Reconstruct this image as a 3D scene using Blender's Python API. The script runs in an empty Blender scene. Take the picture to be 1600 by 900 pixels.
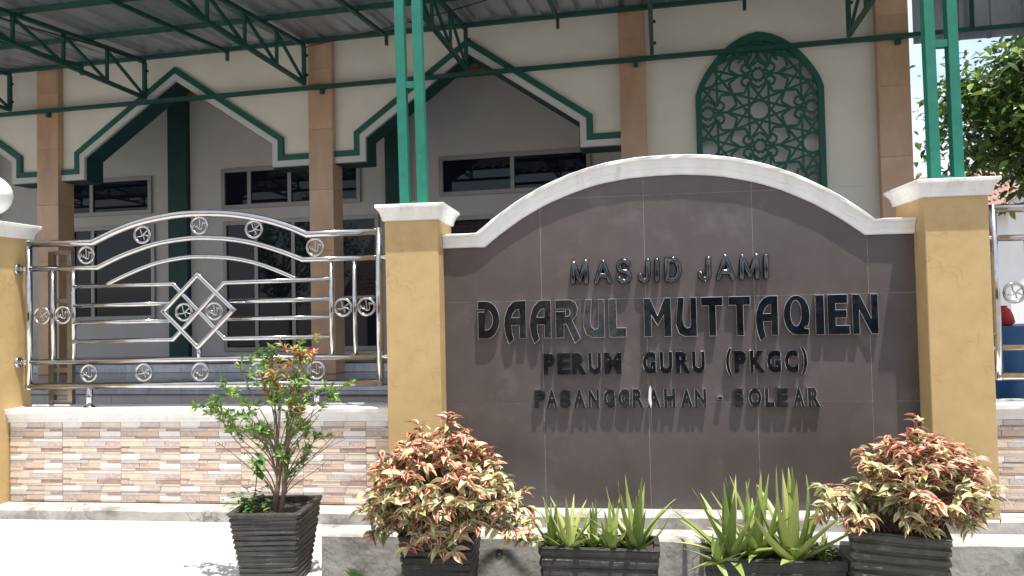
import bpy, bmesh, math, random
import numpy as np
from mathutils import Vector, Matrix, Quaternion

random.seed(7)
SC = bpy.context.scene
COL = SC.collection
R = math.radians

# ------------------------------------------------------------------ camera
EYE = Vector((0.0, -4.4, 1.6))
def cam_axes(yaw, pitch, roll):
    f = Vector((-math.sin(yaw)*math.cos(pitch), math.cos(yaw)*math.cos(pitch), math.sin(pitch)))
    r0 = Vector((math.cos(yaw), math.sin(yaw), 0)); u0 = r0.cross(f)
    return (r0*math.cos(roll)+u0*math.sin(roll), -r0*math.sin(roll)+u0*math.cos(roll), f)
cd = bpy.data.cameras.new('camera'); cam = bpy.data.objects.new('camera', cd); COL.objects.link(cam)
_r, _u, _f = cam_axes(R(7.0), R(1.58), R(-1.25))
cam.matrix_world = Matrix(((_r.x, _u.x, -_f.x, EYE.x), (_r.y, _u.y, -_f.y, EYE.y), (_r.z, _u.z, -_f.z, EYE.z), (0, 0, 0, 1)))
cd.sensor_width = 36; cd.lens = 25.875; cd.clip_start = 0.05; cd.clip_end = 3000
SC.camera = cam

# ------------------------------------------------------------------ sky, sun, exposure
SUN = Vector((0.93, -1.0, 5.6)).normalized()
w = bpy.data.worlds.new('World'); SC.world = w; w.use_nodes = True
nt = w.node_tree; bgn = nt.nodes['Background']
sky = nt.nodes.new('ShaderNodeTexSky'); sky.sky_type = 'NISHITA'; sky.sun_disc = False
sky.sun_elevation = math.asin(SUN.z); sky.sun_rotation = math.atan2(SUN.x, SUN.y)
sky.air_density = 1.0; sky.dust_density = 1.6; sky.ozone_density = 1.0
tcw = nt.nodes.new('ShaderNodeTexCoord'); cn = nt.nodes.new('ShaderNodeTexNoise'); cn.inputs['Scale'].default_value = 2.2; cn.inputs['Detail'].default_value = 7
mpw = nt.nodes.new('ShaderNodeMapping'); mpw.inputs['Scale'].default_value = (1, 1, 2.4); nt.links.new(tcw.outputs['Generated'], mpw.inputs[0]); nt.links.new(mpw.outputs[0], cn.inputs['Vector'])
crw = nt.nodes.new('ShaderNodeMapRange'); crw.inputs[1].default_value = .34; crw.inputs[2].default_value = .60; nt.links.new(cn.outputs['Fac'], crw.inputs[0])
cmx = nt.nodes.new('ShaderNodeMix'); cmx.data_type = 'RGBA'; cmx.inputs['B'].default_value = (3.9, 3.95, 4.1, 1)      # sunlit white cloud
nt.links.new(crw.outputs[0], cmx.inputs['Factor']); nt.links.new(sky.outputs[0], cmx.inputs['A'])
nt.links.new(cmx.outputs['Result'], bgn.inputs[0]); bgn.inputs[1].default_value = 0.14
sl = bpy.data.lights.new('sun', 'SUN'); sl.energy = 4.0; sl.angle = R(0.55); sl.color = (1.0, 0.96, 0.90)
so = bpy.data.objects.new('sun', sl); COL.objects.link(so)
so.rotation_euler = SUN.to_track_quat('Z', 'Y').to_euler(); so.location = SUN*40
SC.view_settings.view_transform = 'Standard'; SC.view_settings.look = 'None'
SC.view_settings.gamma = 1; SC.view_settings.exposure = 1.1
SC.view_settings.use_curve_mapping = False

# ------------------------------------------------------------------ materials
MATS = {}
def pm(name, c1, c2=None, scale=6.0, rough=0.7, metal=0.0, bump=0.0, bscale=None, detail=5.0, spec=0.5,
       lo=0.35, hi=0.65, stretch=(1, 1, 1), c3=None, s3=1.5, lo3=.55, hi3=.75, rvar=0.0, objrand=0.0, coord='Object'):
    m = bpy.data.materials.new(name); m.use_nodes = True; n = m.node_tree; N = n.nodes; L = n.links
    b = N['Principled BSDF']; b.inputs['Roughness'].default_value = rough; b.inputs['Metallic'].default_value = metal
    b.inputs['Specular IOR Level'].default_value = spec
    tc = N.new('ShaderNodeTexCoord'); mp = N.new('ShaderNodeMapping'); mp.inputs['Scale'].default_value = stretch
    L.new(tc.outputs[coord], mp.inputs[0])
    col = None
    if c2 is None:
        b.inputs['Base Color'].default_value = (*c1, 1)
    else:
        nz = N.new('ShaderNodeTexNoise'); nz.inputs['Scale'].default_value = scale; nz.inputs['Detail'].default_value = detail
        nz.inputs['Roughness'].default_value = 0.62
        L.new(mp.outputs[0], nz.inputs['Vector'])
        rp = N.new('ShaderNodeValToRGB'); e = rp.color_ramp.elements
        e[0].position = lo; e[0].color = (*c1, 1); e[1].position = hi; e[1].color = (*c2, 1)
        L.new(nz.outputs['Fac'], rp.inputs[0]); col = rp.outputs[0]
        if c3 is not None:
            n3 = N.new('ShaderNodeTexNoise'); n3.inputs['Scale'].default_value = s3; n3.inputs['Detail'].default_value = 7
            n3.inputs['Roughness'].default_value = .7
            L.new(mp.outputs[0], n3.inputs['Vector'])
            r3 = N.new('ShaderNodeMapRange'); r3.inputs[1].default_value = lo3; r3.inputs[2].default_value = hi3
            L.new(n3.outputs['Fac'], r3.inputs[0])
            mx = N.new('ShaderNodeMix'); mx.data_type = 'RGBA'; mx.inputs['B'].default_value = (*c3, 1)
            L.new(r3.outputs[0], mx.inputs['Factor']); L.new(col, mx.inputs['A']); col = mx.outputs['Result']
        if objrand:
            oi = N.new('ShaderNodeObjectInfo'); mr = N.new('ShaderNodeMapRange')
            mr.inputs[3].default_value = 1-objrand; mr.inputs[4].default_value = 1+objrand
            L.new(oi.outputs['Random'], mr.inputs[0])
            hv = N.new('ShaderNodeHueSaturation'); L.new(col, hv.inputs['Color']); L.new(mr.outputs[0], hv.inputs['Value']); col = hv.outputs[0]
        L.new(col, b.inputs['Base Color'])
        if rvar:
            rr = N.new('ShaderNodeMapRange'); rr.inputs[3].default_value = max(0, rough-rvar); rr.inputs[4].default_value = rough+rvar
            L.new(nz.outputs['Fac'], rr.inputs[0]); L.new(rr.outputs[0], b.inputs['Roughness'])
    if bump:
        bz = N.new('ShaderNodeTexNoise'); bz.inputs['Scale'].default_value = bscale or scale*4; bz.inputs['Detail'].default_value = 6
        L.new(mp.outputs[0], bz.inputs['Vector'])
        bp = N.new('ShaderNodeBump'); bp.inputs['Strength'].default_value = bump; bp.inputs['Distance'].default_value = .01
        L.new(bz.outputs['Fac'], bp.inputs['Height']); L.new(bp.outputs[0], b.inputs['Normal'])
    MATS[name] = m
    return m

pm('asphalt', (.19, .185, .175), (.25, .245, .23), 3, .9, bump=.4, bscale=60, c3=(.13, .125, .115), s3=.8)
pm('slab', (.50, .485, .45), (.60, .585, .55), 2.5, .85, bump=.15, bscale=30, c3=(.20, .19, .17), s3=2.1, lo3=.58, hi3=.74)
pm('courtyard', (.30, .29, .28), (.36, .35, .34), 2, .35)
pm('mustard', (.45, .305, .135), (.51, .36, .165), 5, .6, bump=.12, bscale=14, c3=(.39, .255, .10), s3=3.0, lo3=.56, hi3=.78)
pm('white_paint', (.72, .71, .68), (.82, .81, .79), 9, .6, bump=.15, bscale=25, c3=(.50, .45, .36), s3=10, lo3=.56, hi3=.82, stretch=(1, 1, .22))
pm('sign_tile', (.082, .068, .064), (.098, .082, .078), 4, .24, c3=(.150, .132, .126), s3=3.4, lo3=.56, hi3=.85, rvar=.08, objrand=.05)
pm('grout', (.20, .185, .178), (.34, .32, .305), 30, .9)
pm('letter_steel', (.085, .095, .105), (.14, .15, .16), 9, .14, metal=1.0, bump=.10, bscale=16, c3=(.05, .05, .052), s3=14, lo3=.45, hi3=.7, rvar=.08)  # steel toned down, dark reflections put into its colour
pm('letter_dark_mirror', (.026, .030, .036), (.050, .056, .063), 14, .16, metal=1.0, bump=.12, bscale=20, c3=(.08, .08, .08), s3=5, lo3=.55, hi3=.72)  # darker copy for the lower rows, dim reflection put into the colour
pm('letter_edge_lit', (.58, .58, .58), (.70, .70, .70), 12, .22, metal=1.0)  # same steel kept pale, sunlit rim put into the colour
pm('stainless', (.47, .465, .46), (.55, .545, .54), 30, .10, metal=1.0, rvar=.05)
pm('steel_dull', (.35, .34, .33), (.42, .41, .40), 30, .28, metal=1.0)
pm('teal', (.006, .135, .085), (.010, .165, .108), 12, .42, c3=(.07, .20, .15), s3=18, lo3=.62, hi3=.75)
pm('teal_dark', (.004, .060, .045), (.006, .075, .055), 10, .45, c3=(.02, .07, .06), s3=15, lo3=.62, hi3=.8)
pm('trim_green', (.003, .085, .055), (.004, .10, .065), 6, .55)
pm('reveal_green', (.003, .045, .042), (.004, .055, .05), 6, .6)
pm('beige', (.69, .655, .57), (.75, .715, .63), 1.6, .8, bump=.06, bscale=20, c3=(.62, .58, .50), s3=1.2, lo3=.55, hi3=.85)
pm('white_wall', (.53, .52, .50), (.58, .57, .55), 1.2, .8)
pm('marble_brown', (.44, .27, .16), (.58, .38, .24), 2.2, .25, c3=(.56, .40, .28), s3=2.6, lo3=.55, hi3=.8, objrand=.10, stretch=(1, 1, .5), detail=8)
pm('marble_grey', (.50, .53, .57), (.70, .73, .77), 9, .25, c3=(.34, .37, .41), s3=6, objrand=.08)
pm('step_dark', (.24, .24, .245), (.30, .30, .305), 5, .15)
pm('maroon', (.10, .018, .03), (.13, .024, .036), 6, .3)
pm('aluminium', (.30, .295, .285), (.34, .335, .325), 6, .45, metal=.3)
pm('glass_navy', (.006, .009, .018), None, rough=.02, spec=.27)
pm('lattice_pane', (.70, .70, .69), (.76, .76, .75), 2.0, .25, c3=(.55, .54, .53), s3=.9)
pm('timber', (.30, .15, .05), (.38, .2, .07), 4, .6, stretch=(1, 8, 8))
pm('galvanised', (.42, .45, .50), (.53, .56, .61), 1.7, .38, metal=.75, c3=(.27, .27, .28), s3=1.3, lo3=.52, hi3=.75, stretch=(3, .4, 1), objrand=.06)
pm('concrete', (.30, .285, .26), (.43, .415, .385), 4, .9, bump=.5, bscale=22, c3=(.13, .12, .105), s3=4.5, lo3=.50, hi3=.72)
pm('pot_dark', (.026, .023, .021), (.05, .046, .042), 9, .5, bump=.6, bscale=40, c3=(.11, .10, .09), s3=22, lo3=.58, hi3=.72)
pm('pot_olive', (.050, .048, .035), (.085, .082, .06), 7, .45, bump=.3, bscale=40, c3=(.17, .165, .13), s3=14, lo3=.55, hi3=.75)
pm('soil', (.03, .022, .015), (.07, .05, .035), 25, .95, bump=.8, bscale=40)
pm('bark', (.16, .11, .075), (.26, .19, .13), 20, .9, bump=.5, bscale=60)
pm('twig', (.22, .13, .09), (.30, .19, .13), 20, .8)
pm('black_rubber', (.012, .012, .012), None, rough=.6)
pm('stone_white', (.68, .65, .61), (.76, .73, .70), 20, .5, bump=.15, bscale=60, coord='Object')
pm('stone_cream', (.60, .49, .38), (.68, .58, .47), 16, .55, bump=.15, bscale=60)
pm('stone_tan', (.56, .41, .31), (.63, .48, .38), 14, .55, bump=.15, bscale=60)
pm('stone_grey', (.47, .41, .38), (.56, .50, .46), 30, .6, bump=.3, bscale=80)
pm('stone_brown', (.32, .22, .195), (.41, .30, .265), 20, .6, bump=.2, bscale=60)
pm('stone_rough', (.42, .32, .28), (.60, .50, .44), 60, .7, bump=.6, bscale=120)
pm('roof_tile', (.24, .125, .10), (.36, .22, .185), 6, .8, c3=(.12, .08, .07), s3=3)
pm('house_white', (.72, .71, .69), (.78, .77, .75), 2, .8)
pm('house_brown', (.20, .155, .14), (.26, .21, .19), 2, .8)
pm('house_blue', (.07, .11, .15), (.10, .15, .2), 2, .7)
pm('blue_tarp', (.010, .075, .19), (.016, .10, .24), 5, .45)
pm('red_cloth', (.40, .02, .02), (.5, .03, .03), 9, .7)
pm('grey_roof', (.20, .22, .24), (.28, .30, .32), 5, .5)
pm('drip', (.62, .64, .66), (.74, .75, .76), 30, .5)

def cracks(name, dark, scale=5.0, amount=.55):
    m = MATS[name]; N = m.node_tree.nodes; L = m.node_tree.links; b = N['Principled BSDF']; src = b.inputs['Base Color'].links[0].from_socket
    tc = N.new('ShaderNodeTexCoord'); nz = N.new('ShaderNodeTexNoise'); nz.inputs['Scale'].default_value = 6; L.new(tc.outputs['Object'], nz.inputs[0])
    ad = N.new('ShaderNodeMix'); ad.data_type = 'RGBA'; ad.blend_type = 'ADD'; ad.inputs['Factor'].default_value = .35
    L.new(tc.outputs['Object'], ad.inputs['A']); L.new(nz.outputs['Color'], ad.inputs['B'])
    vo = N.new('ShaderNodeTexVoronoi'); vo.feature = 'DISTANCE_TO_EDGE'; vo.inputs['Scale'].default_value = scale; L.new(ad.outputs['Result'], vo.inputs['Vector'])
    r1 = N.new('ShaderNodeMapRange'); r1.inputs[1].default_value = .022; r1.inputs[2].default_value = .0; L.new(vo.outputs['Distance'], r1.inputs[0])
    n2 = N.new('ShaderNodeTexNoise'); n2.inputs['Scale'].default_value = 2.3; L.new(tc.outputs['Object'], n2.inputs[0])
    r2 = N.new('ShaderNodeMapRange'); r2.inputs[1].default_value = .45; r2.inputs[2].default_value = .6; r2.inputs[4].default_value = amount; L.new(n2.outputs['Fac'], r2.inputs[0])
    mu = N.new('ShaderNodeMath'); mu.operation = 'MULTIPLY'; L.new(r1.outputs[0], mu.inputs[0]); L.new(r2.outputs[0], mu.inputs[1])
    mx = N.new('ShaderNodeMix'); mx.data_type = 'RGBA'; mx.inputs['B'].default_value = (*dark, 1); L.new(mu.outputs[0], mx.inputs['Factor']); L.new(src, mx.inputs['A'])
    L.new(mx.outputs['Result'], b.inputs['Base Color'])
cracks('mustard', (.28, .18, .07)); cracks('concrete', (.10, .095, .085), 4.0, .8)
def drain_stain():
    m = MATS['concrete'].copy(); m.name = 'concrete_drain'; N = m.node_tree.nodes; L = m.node_tree.links; b = N['Principled BSDF']
    src = b.inputs['Base Color'].links[0].from_socket
    tc = N.new('ShaderNodeTexCoord'); sp = N.new('ShaderNodeSeparateXYZ'); L.new(tc.outputs['Object'], sp.inputs[0])
    nz = N.new('ShaderNodeTexNoise'); nz.inputs['Scale'].default_value = 14; nz.inputs['Detail'].default_value = 5; L.new(tc.outputs['Object'], nz.inputs[0])
    def mth(op, a, bb, c=None):
        n = N.new('ShaderNodeMath'); n.operation = op
        for k, q in enumerate((a, bb, c)):
            if q is None: continue
            if isinstance(q, (int, float)): n.inputs[k].default_value = q
            else: L.new(q, n.inputs[k])
        return n.outputs[0]
    def rng(v, a, bb):
        n = N.new('ShaderNodeMapRange'); n.inputs[1].default_value = a; n.inputs[2].default_value = bb; L.new(v, n.inputs[0]); return n.outputs[0]
    def mix(f, A, B):
        n = N.new('ShaderNodeMix'); n.data_type = 'RGBA'; L.new(f, n.inputs['Factor']); L.new(A, n.inputs['A']); n.inputs['B'].default_value = (*B, 1); return n.outputs['Result']
    wob = mth('MULTIPLY_ADD', nz.outputs['Fac'], .05, -.025)
    dx = mth('ABSOLUTE', mth('ADD', mth('ADD', sp.outputs['X'], .60), wob), 0)
    t = mth('SUBTRACT', .285, sp.outputs['Z'])
    leg = mth('ABSOLUTE', mth('SUBTRACT', dx, mth('MULTIPLY', t, .95)), 0)
    f = mth('MULTIPLY', mth('MULTIPLY', rng(leg, .075, .015), rng(t, 0, .02)), rng(t, .34, .05))
    c = mix(mth('MULTIPLY', f, .95), src, (.03, .028, .025))
    mo = mth('MULTIPLY', rng(sp.outputs['Z'], .13, .01), rng(nz.outputs['Fac'], .42, .62))
    c = mix(mth('MULTIPLY', mo, .8), c, (.13, .15, .05))
    L.new(c, b.inputs['Base Color']); MATS['concrete_drain'] = m
drain_stain()
def leaf_mat(name, stops, edge=None, emix=.0, spots=None, rough=.38, trans=.25, nscale=55):
    m = bpy.data.materials.new(name); m.use_nodes = True; n = m.node_tree; N = n.nodes; L = n.links
    b = N['Principled BSDF']; b.inputs['Roughness'].default_value = rough
    at = N.new('ShaderNodeAttribute'); at.attribute_name = 'rnd'
    rp = N.new('ShaderNodeValToRGB'); rp.color_ramp.interpolation = 'LINEAR'
    els = rp.color_ramp.elements
    while len(els) < len(stops): els.new(.5)
    for e, (p, c) in zip(els, stops): e.position = p; e.color = (*c, 1)
    L.new(at.outputs['Fac'], rp.inputs[0]); col = rp.outputs[0]
    uv = N.new('ShaderNodeUVMap'); sp = N.new('ShaderNodeSeparateXYZ'); L.new(uv.outputs[0], sp.inputs[0])
    if edge is not None:
        a = N.new('ShaderNodeMath'); a.operation = 'SUBTRACT'; a.inputs[1].default_value = .5; L.new(sp.outputs['X'], a.inputs[0])
        ab = N.new('ShaderNodeMath'); ab.operation = 'ABSOLUTE'; L.new(a.outputs[0], ab.inputs[0])
        geo = N.new('ShaderNodeTexCoord'); nz = N.new('ShaderNodeTexNoise'); nz.inputs['Scale'].default_value = nscale
        L.new(geo.outputs['Object'], nz.inputs['Vector'])
        ad = N.new('ShaderNodeMath'); ad.operation = 'MULTIPLY_ADD'; ad.inputs[1].default_value = .7; L.new(nz.outputs['Fac'], ad.inputs[0]); L.new(ab.outputs[0], ad.inputs[2])
        mr = N.new('ShaderNodeMapRange'); mr.inputs[1].default_value = .50; mr.inputs[2].default_value = .66; mr.inputs[4].default_value = emix
        L.new(ad.outputs[0], mr.inputs[0])
        mx = N.new('ShaderNodeMix'); mx.data_type = 'RGBA'; mx.inputs['B'].default_value = (*edge, 1)
        L.new(mr.outputs[0], mx.inputs['Factor']); L.new(col, mx.inputs['A']); col = mx.outputs['Result']
    L.new(col, b.inputs['Base Color'])
    tr = N.new('ShaderNodeBsdfTranslucent'); L.new(col, tr.inputs[0])
    ms = N.new('ShaderNodeMixShader'); ms.inputs[0].default_value = trans
    L.new(b.outputs[0], ms.inputs[1]); L.new(tr.outputs[0], ms.inputs[2])
    L.new(ms.outputs[0], N['Material Output'].inputs[0])
    MATS[name] = m
leaf_mat('leaf_variegated', [(0, (.05, .09, .025)), (.2, (.16, .22, .06)), (.36, (.52, .48, .20)), (.5, (.60, .42, .22)), (.70, (.40, .05, .035)), (1, (.16, .010, .015))], edge=(.85, .77, .50), emix=.50, trans=.22, rough=.32)
leaf_mat('leaf_shrub', [(0, (.07, .15, .03)), (.5, (.18, .31, .065)), (.72, (.32, .41, .09)), (.80, (.52, .30, .09)), (.92, (.48, .17, .08)), (1, (.36, .07, .05))], trans=.3)
leaf_mat('leaf_weed', [(0, (.06, .16, .03)), (1, (.16, .30, .06))], trans=.3)
leaf_mat('leaf_aloe', [(0, (.15, .22, .055)), (.55, (.28, .35, .085)), (.86, (.44, .48, .16)), (1, (.30, .17, .07))], trans=.12, rough=.45)
leaf_mat('leaf_tree', [(0, (.04, .085, .02)), (.7, (.08, .16, .035)), (1, (.22, .29, .05))], trans=.3)

# ------------------------------------------------------------------ helpers
def tag(o, label=None, cat=None, group=None, kind=None):
    if label: o['label'] = label
    if cat: o['category'] = cat
    if group: o['group'] = group
    if kind: o['kind'] = kind
    return o
def empty(name, loc=(0, 0, 0), rz=0.0):
    o = bpy.data.objects.new(name, None); o.location = loc; o.rotation_euler = (0, 0, rz); o.empty_display_size = .2
    COL.objects.link(o); return o

class MB:
    def __init__(s): s.v = []; s.f = []; s.m = []; s.smooth = []
    def add(s, vs, fs, mi=0, sm=False):
        k = len(s.v); s.v += [tuple(p) for p in vs]
        for f in fs: s.f.append(tuple(i+k for i in f)); s.m.append(mi); s.smooth.append(sm)
        return s
    def box(s, a, b, mi=0):
        x0, y0, z0 = a; x1, y1, z1 = b
        return s.add([(x0, y0, z0), (x1, y0, z0), (x1, y1, z0), (x0, y1, z0), (x0, y0, z1), (x1, y0, z1), (x1, y1, z1), (x0, y1, z1)],
                     [(0, 3, 2, 1), (4, 5, 6, 7), (0, 1, 5, 4), (1, 2, 6, 5), (2, 3, 7, 6), (3, 0, 4, 7)], mi)
    def bbox(s, a, b, bev=.004, mi=0):
        """box with chamfered vertical+horizontal edges"""
        x0, y0, z0 = a; x1, y1, z1 = b; c = bev
        rings = []
        for z, d in ((z0, c), (z0+c, 0), (z1-c, 0), (z1, c)):
            e = max(c-d, 0) if d else 0
            X0, X1, Y0, Y1 = x0+d, x1-d, y0+d, y1-d
            k = c*.7
            rings.append([(X0+k, Y0, z), (X1-k, Y0, z), (X1, Y0+k, z), (X1, Y1-k, z), (X1-k, Y1, z), (X0+k, Y1, z), (X0, Y1-k, z), (X0, Y0+k, z)])
        vs = [p for r in rings for p in r]; fs = []
        for r in range(3):
            for i in range(8):
                j = (i+1) % 8; fs.append((r*8+i, r*8+j, r*8+8+j, r*8+8+i))
        fs.append(tuple(range(7, -1, -1))); fs.append(tuple(range(24, 32)))
        return s.add(vs, fs, mi)
    def prism(s, poly, y0, y1, mi=0):
        """poly [(x,z)] counter-clockwise seen from -y, extruded from y0 (front) to y1"""
        ar = sum(poly[i][0]*poly[(i+1) % len(poly)][1]-poly[(i+1) % len(poly)][0]*poly[i][1] for i in range(len(poly)))
        if ar < 0: poly = poly[::-1]
        n = len(poly)
        vs = [(x, y0, z) for x, z in poly]+[(x, y1, z) for x, z in poly]
        fs = [tuple(range(n)), tuple(range(2*n-1, n-1, -1))]+[(i, i+n, (i+1) % n+n, (i+1) % n) for i in range(n)]
        return s.add(vs, fs, mi)
    def bar(s, p, q, wd, ht=None, up=(0, 0, 1), mi=0):
        p = Vector(p); q = Vector(q); d = (q-p).normalized(); up = Vector(up)
        if abs(d.dot(up)) > .99: up = Vector((0, 1, 0))
        a = d.cross(up).normalized(); b = a.cross(d); ht = ht or wd
        a *= wd/2; b *= ht/2
        vs = [p-a-b, p+a-b, p+a+b, p-a+b, q-a-b, q+a-b, q+a+b, q-a+b]
        return s.add(vs, [(0, 1, 2, 3), (7, 6, 5, 4), (0, 4, 5, 1), (1, 5, 6, 2), (2, 6, 7, 3), (3, 7, 4, 0)], mi)
    def tube(s, pts, r, seg=10, closed=False, mi=0, sy=1.0, cap=True, round_cap=False):
        pts = [Vector(p) for p in pts]; n = len(pts)
        if not hasattr(r, '__len__'):          # keep the straight runs straight right up to a sharp corner
            q = []
            for i in range(n):
                if closed or 0 < i < n-1:
                    d1 = pts[i]-pts[i-1]; d2 = pts[(i+1) % n]-pts[i]
                    if d1.normalized().dot(d2.normalized()) < .93 and min(d1.length, d2.length) > 5*r:
                        q += [pts[i]-d1.normalized()*1.4*r, pts[i], pts[i]+d2.normalized()*1.4*r]; continue
                q.append(pts[i])
            pts = q; n = len(pts)
        rs = list(r) if hasattr(r, '__len__') else [r]*n
        if round_cap and not closed:
            d0 = (pts[0]-pts[1]).normalized(); d1 = (pts[-1]-pts[-2]).normalized(); r0, r1 = rs[0], rs[-1]
            pts = [pts[0]+d0*r0*.9, pts[0]+d0*r0*.6]+pts+[pts[-1]+d1*r1*.6, pts[-1]+d1*r1*.9]
            rs = [r0*.4, r0*.8]+rs+[r1*.8, r1*.4]; n = len(pts)
        dirs = []
        for i in range(n):
            if closed: d = pts[(i+1) % n]-pts[i-1]
            elif i == 0: d = pts[1]-pts[0]
            elif i == n-1: d = pts[-1]-pts[-2]
            else: d = (pts[i+1]-pts[i]).normalized()+(pts[i]-pts[i-1]).normalized()
            dirs.append(d.normalized())
        up = Vector((0, 1, 0)) if abs(dirs[0].y) < .9 else Vector((1, 0, 0))
        vs = []; a = dirs[0].cross(up).normalized()
        for i in range(n):
            d = dirs[i]; a = (a-d*a.dot(d)).normalized(); b = d.cross(a)
            k = 1.0
            if closed or 0 < i < n-1:
                c = (pts[i]-pts[i-1]).normalized().dot(d); k = 1/max(c, .6)
            for j in range(seg):
                t = 2*math.pi*j/seg; off = a*math.cos(t)*rs[i]*k+b*math.sin(t)*rs[i]
                off.y *= sy
                vs.append(pts[i]+off)
        fs = []
        for i in range(n if closed else n-1):
            i2 = (i+1) % n
            for j in range(seg):
                j2 = (j+1) % seg; fs.append((i*seg+j, i*seg+j2, i2*seg+j2, i2*seg+j))
        s.add(vs, fs, mi, True)
        if cap and not closed:
            k = len(s.v)-len(vs)
            s.f.append(tuple(k+j for j in range(seg-1, -1, -1))); s.m.append(mi); s.smooth.append(False)
            s.f.append(tuple(k+(n-1)*seg+j for j in range(seg))); s.m.append(mi); s.smooth.append(False)
        return s
    def lathe(s, prof, c, seg=24, mi=0, axis='z'):
        vs = []; 
        for r, h in prof:
            for j in range(seg):
                t = 2*math.pi*j/seg
                if axis == 'z': vs.append((c[0]+r*math.cos(t), c[1]+r*math.sin(t), c[2]+h))
                elif axis == 'x': vs.append((c[0]+h, c[1]+r*math.cos(t), c[2]+r*math.sin(t)))
                else: vs.append((c[0]+r*math.cos(t), c[1]+h, c[2]+r*math.sin(t)))
        fs = [(i*seg+j, i*seg+(j+1) % seg, (i+1)*seg+(j+1) % seg, (i+1)*seg+j) for i in range(len(prof)-1) for j in range(seg)]
        return s.add(vs, fs, mi, True)
    def rings(s, rings, mi=0, capb=True, capt=True, sm=False):
        n = len(rings[0]); vs = [p for r in rings for p in r]; fs = []
        for i in range(len(rings)-1):
            for j in range(n): fs.append((i*n+j, i*n+(j+1) % n, (i+1)*n+(j+1) % n, (i+1)*n+j))
        if capb: fs.append(tuple(range(n-1, -1, -1)))
        if capt: fs.append(tuple(range((len(rings)-1)*n, len(rings)*n)))
        return s.add(vs, fs, mi, sm)
    def mesh(s, name, mats):
        me = bpy.data.meshes.new(name); me.from_pydata(s.v, [], s.f)
        for m in (mats if isinstance(mats, (list, tuple)) else [mats]): me.materials.append(MATS[m])
        me.polygons.foreach_set('material_index', s.m); me.polygons.foreach_set('use_smooth', s.smooth)
        me.update(); return me
    def build(s, name, mats, parent=None, loc=None):
        o = bpy.data.objects.new(name, s.mesh(name, mats)); COL.objects.link(o)
        if parent: o.parent = parent
        if loc: o.location = loc
        return o
def obj(name, me, parent=None):
    o = bpy.data.objects.new(name, me); COL.objects.link(o)
    if parent: o.parent = parent
    return o
def copy_tree(o, parent=None):
    c = o.copy(); COL.objects.link(c); c.parent = parent
    for ch in list(o.children): copy_tree(ch, c)
    return c
def lerp(a, b, t): return a+(b-a)*t
def offset_poly(pts, d):
    """offset an open polyline to its left by d, with mitred corners"""
    out = []; n = len(pts)
    for i in range(n):
        def nrm(a, b):
            dx, dz = b[0]-a[0], b[1]-a[1]; l = math.hypot(dx, dz); return (-dz/l, dx/l)
        n1 = nrm(pts[i-1], pts[i]) if i > 0 else None
        n2 = nrm(pts[i], pts[i+1]) if i < n-1 else None
        if n1 is None: n1 = n2
        if n2 is None: n2 = n1
        k = d/(1+n1[0]*n2[0]+n1[1]*n2[1])
        out.append((pts[i][0]+(n1[0]+n2[0])*k, pts[i][1]+(n1[1]+n2[1])*k))
    return out

# ------------------------------------------------------------------ ground
g = MB(); g.add([(-900, -900, 0), (900, -900, 0), (900, 900, 0), (-900, 900, 0)], [(0, 1, 2, 3)])
tag(g.build('street', 'asphalt'), kind='structure')

# raised slab of the entrance on the left, its right edge running out diagonally
poly = [(-9.5, -.148), (-9.5, -3.2), (-.75, -3.2), (-.75, -2.6), (-1.36, -1.0), (-1.70, -.148)]
m = MB(); n = len(poly)
m.add([(x, y, .34) for x, y in poly]+[(x, y, -.02) for x, y in poly],
      [tuple(range(n)), tuple(range(2*n-1, n-1, -1))]+[(i, i+n, (i+1) % n+n, (i+1) % n) for i in range(n)])
tag(m.build('pavement', 'slab'), kind='structure')
tag(MB().box((-9.5, .215, .02), (9.5, 2.9, .40)).build('courtyard_floor', 'courtyard'), kind='structure')
def noisy_box(a, b, nx, amp, seed):
    """a long kerb whose edges wander a little"""
    rnd = random.Random(seed); mb = MB(); rings = []
    for i in range(nx+1):
        x = lerp(a[0], b[0], i/nx); j = lambda: rnd.uniform(-amp, amp)
        rings.append([(x, a[1]+j(), a[2]), (x, b[1], a[2]), (x, b[1], b[2]), (x, a[1]+.012+j(), b[2]+j()*.3), (x, a[1]+j()*.5, b[2]-.012+j())])
    return mb.rings(rings)
tag(noisy_box((-9.5, -.15, .30), (9.5, -.001, .411), 110, .004, 3).build('ledge', 'concrete'), kind='structure')
lw = noisy_box((-1.72, -.335, -.02), (9.5, -.152, .338), 90, .004, 4).build('drainage_ledge', 'concrete_drain')
tag(lw, kind='structure')
MB().lathe([(.014, .05), (.014, -.006), (.020, -.006), (.020, .05)], (-.60, -.335, .255), 16, axis='y').build('drain_pipe', 'black_rubber', lw)

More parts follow.
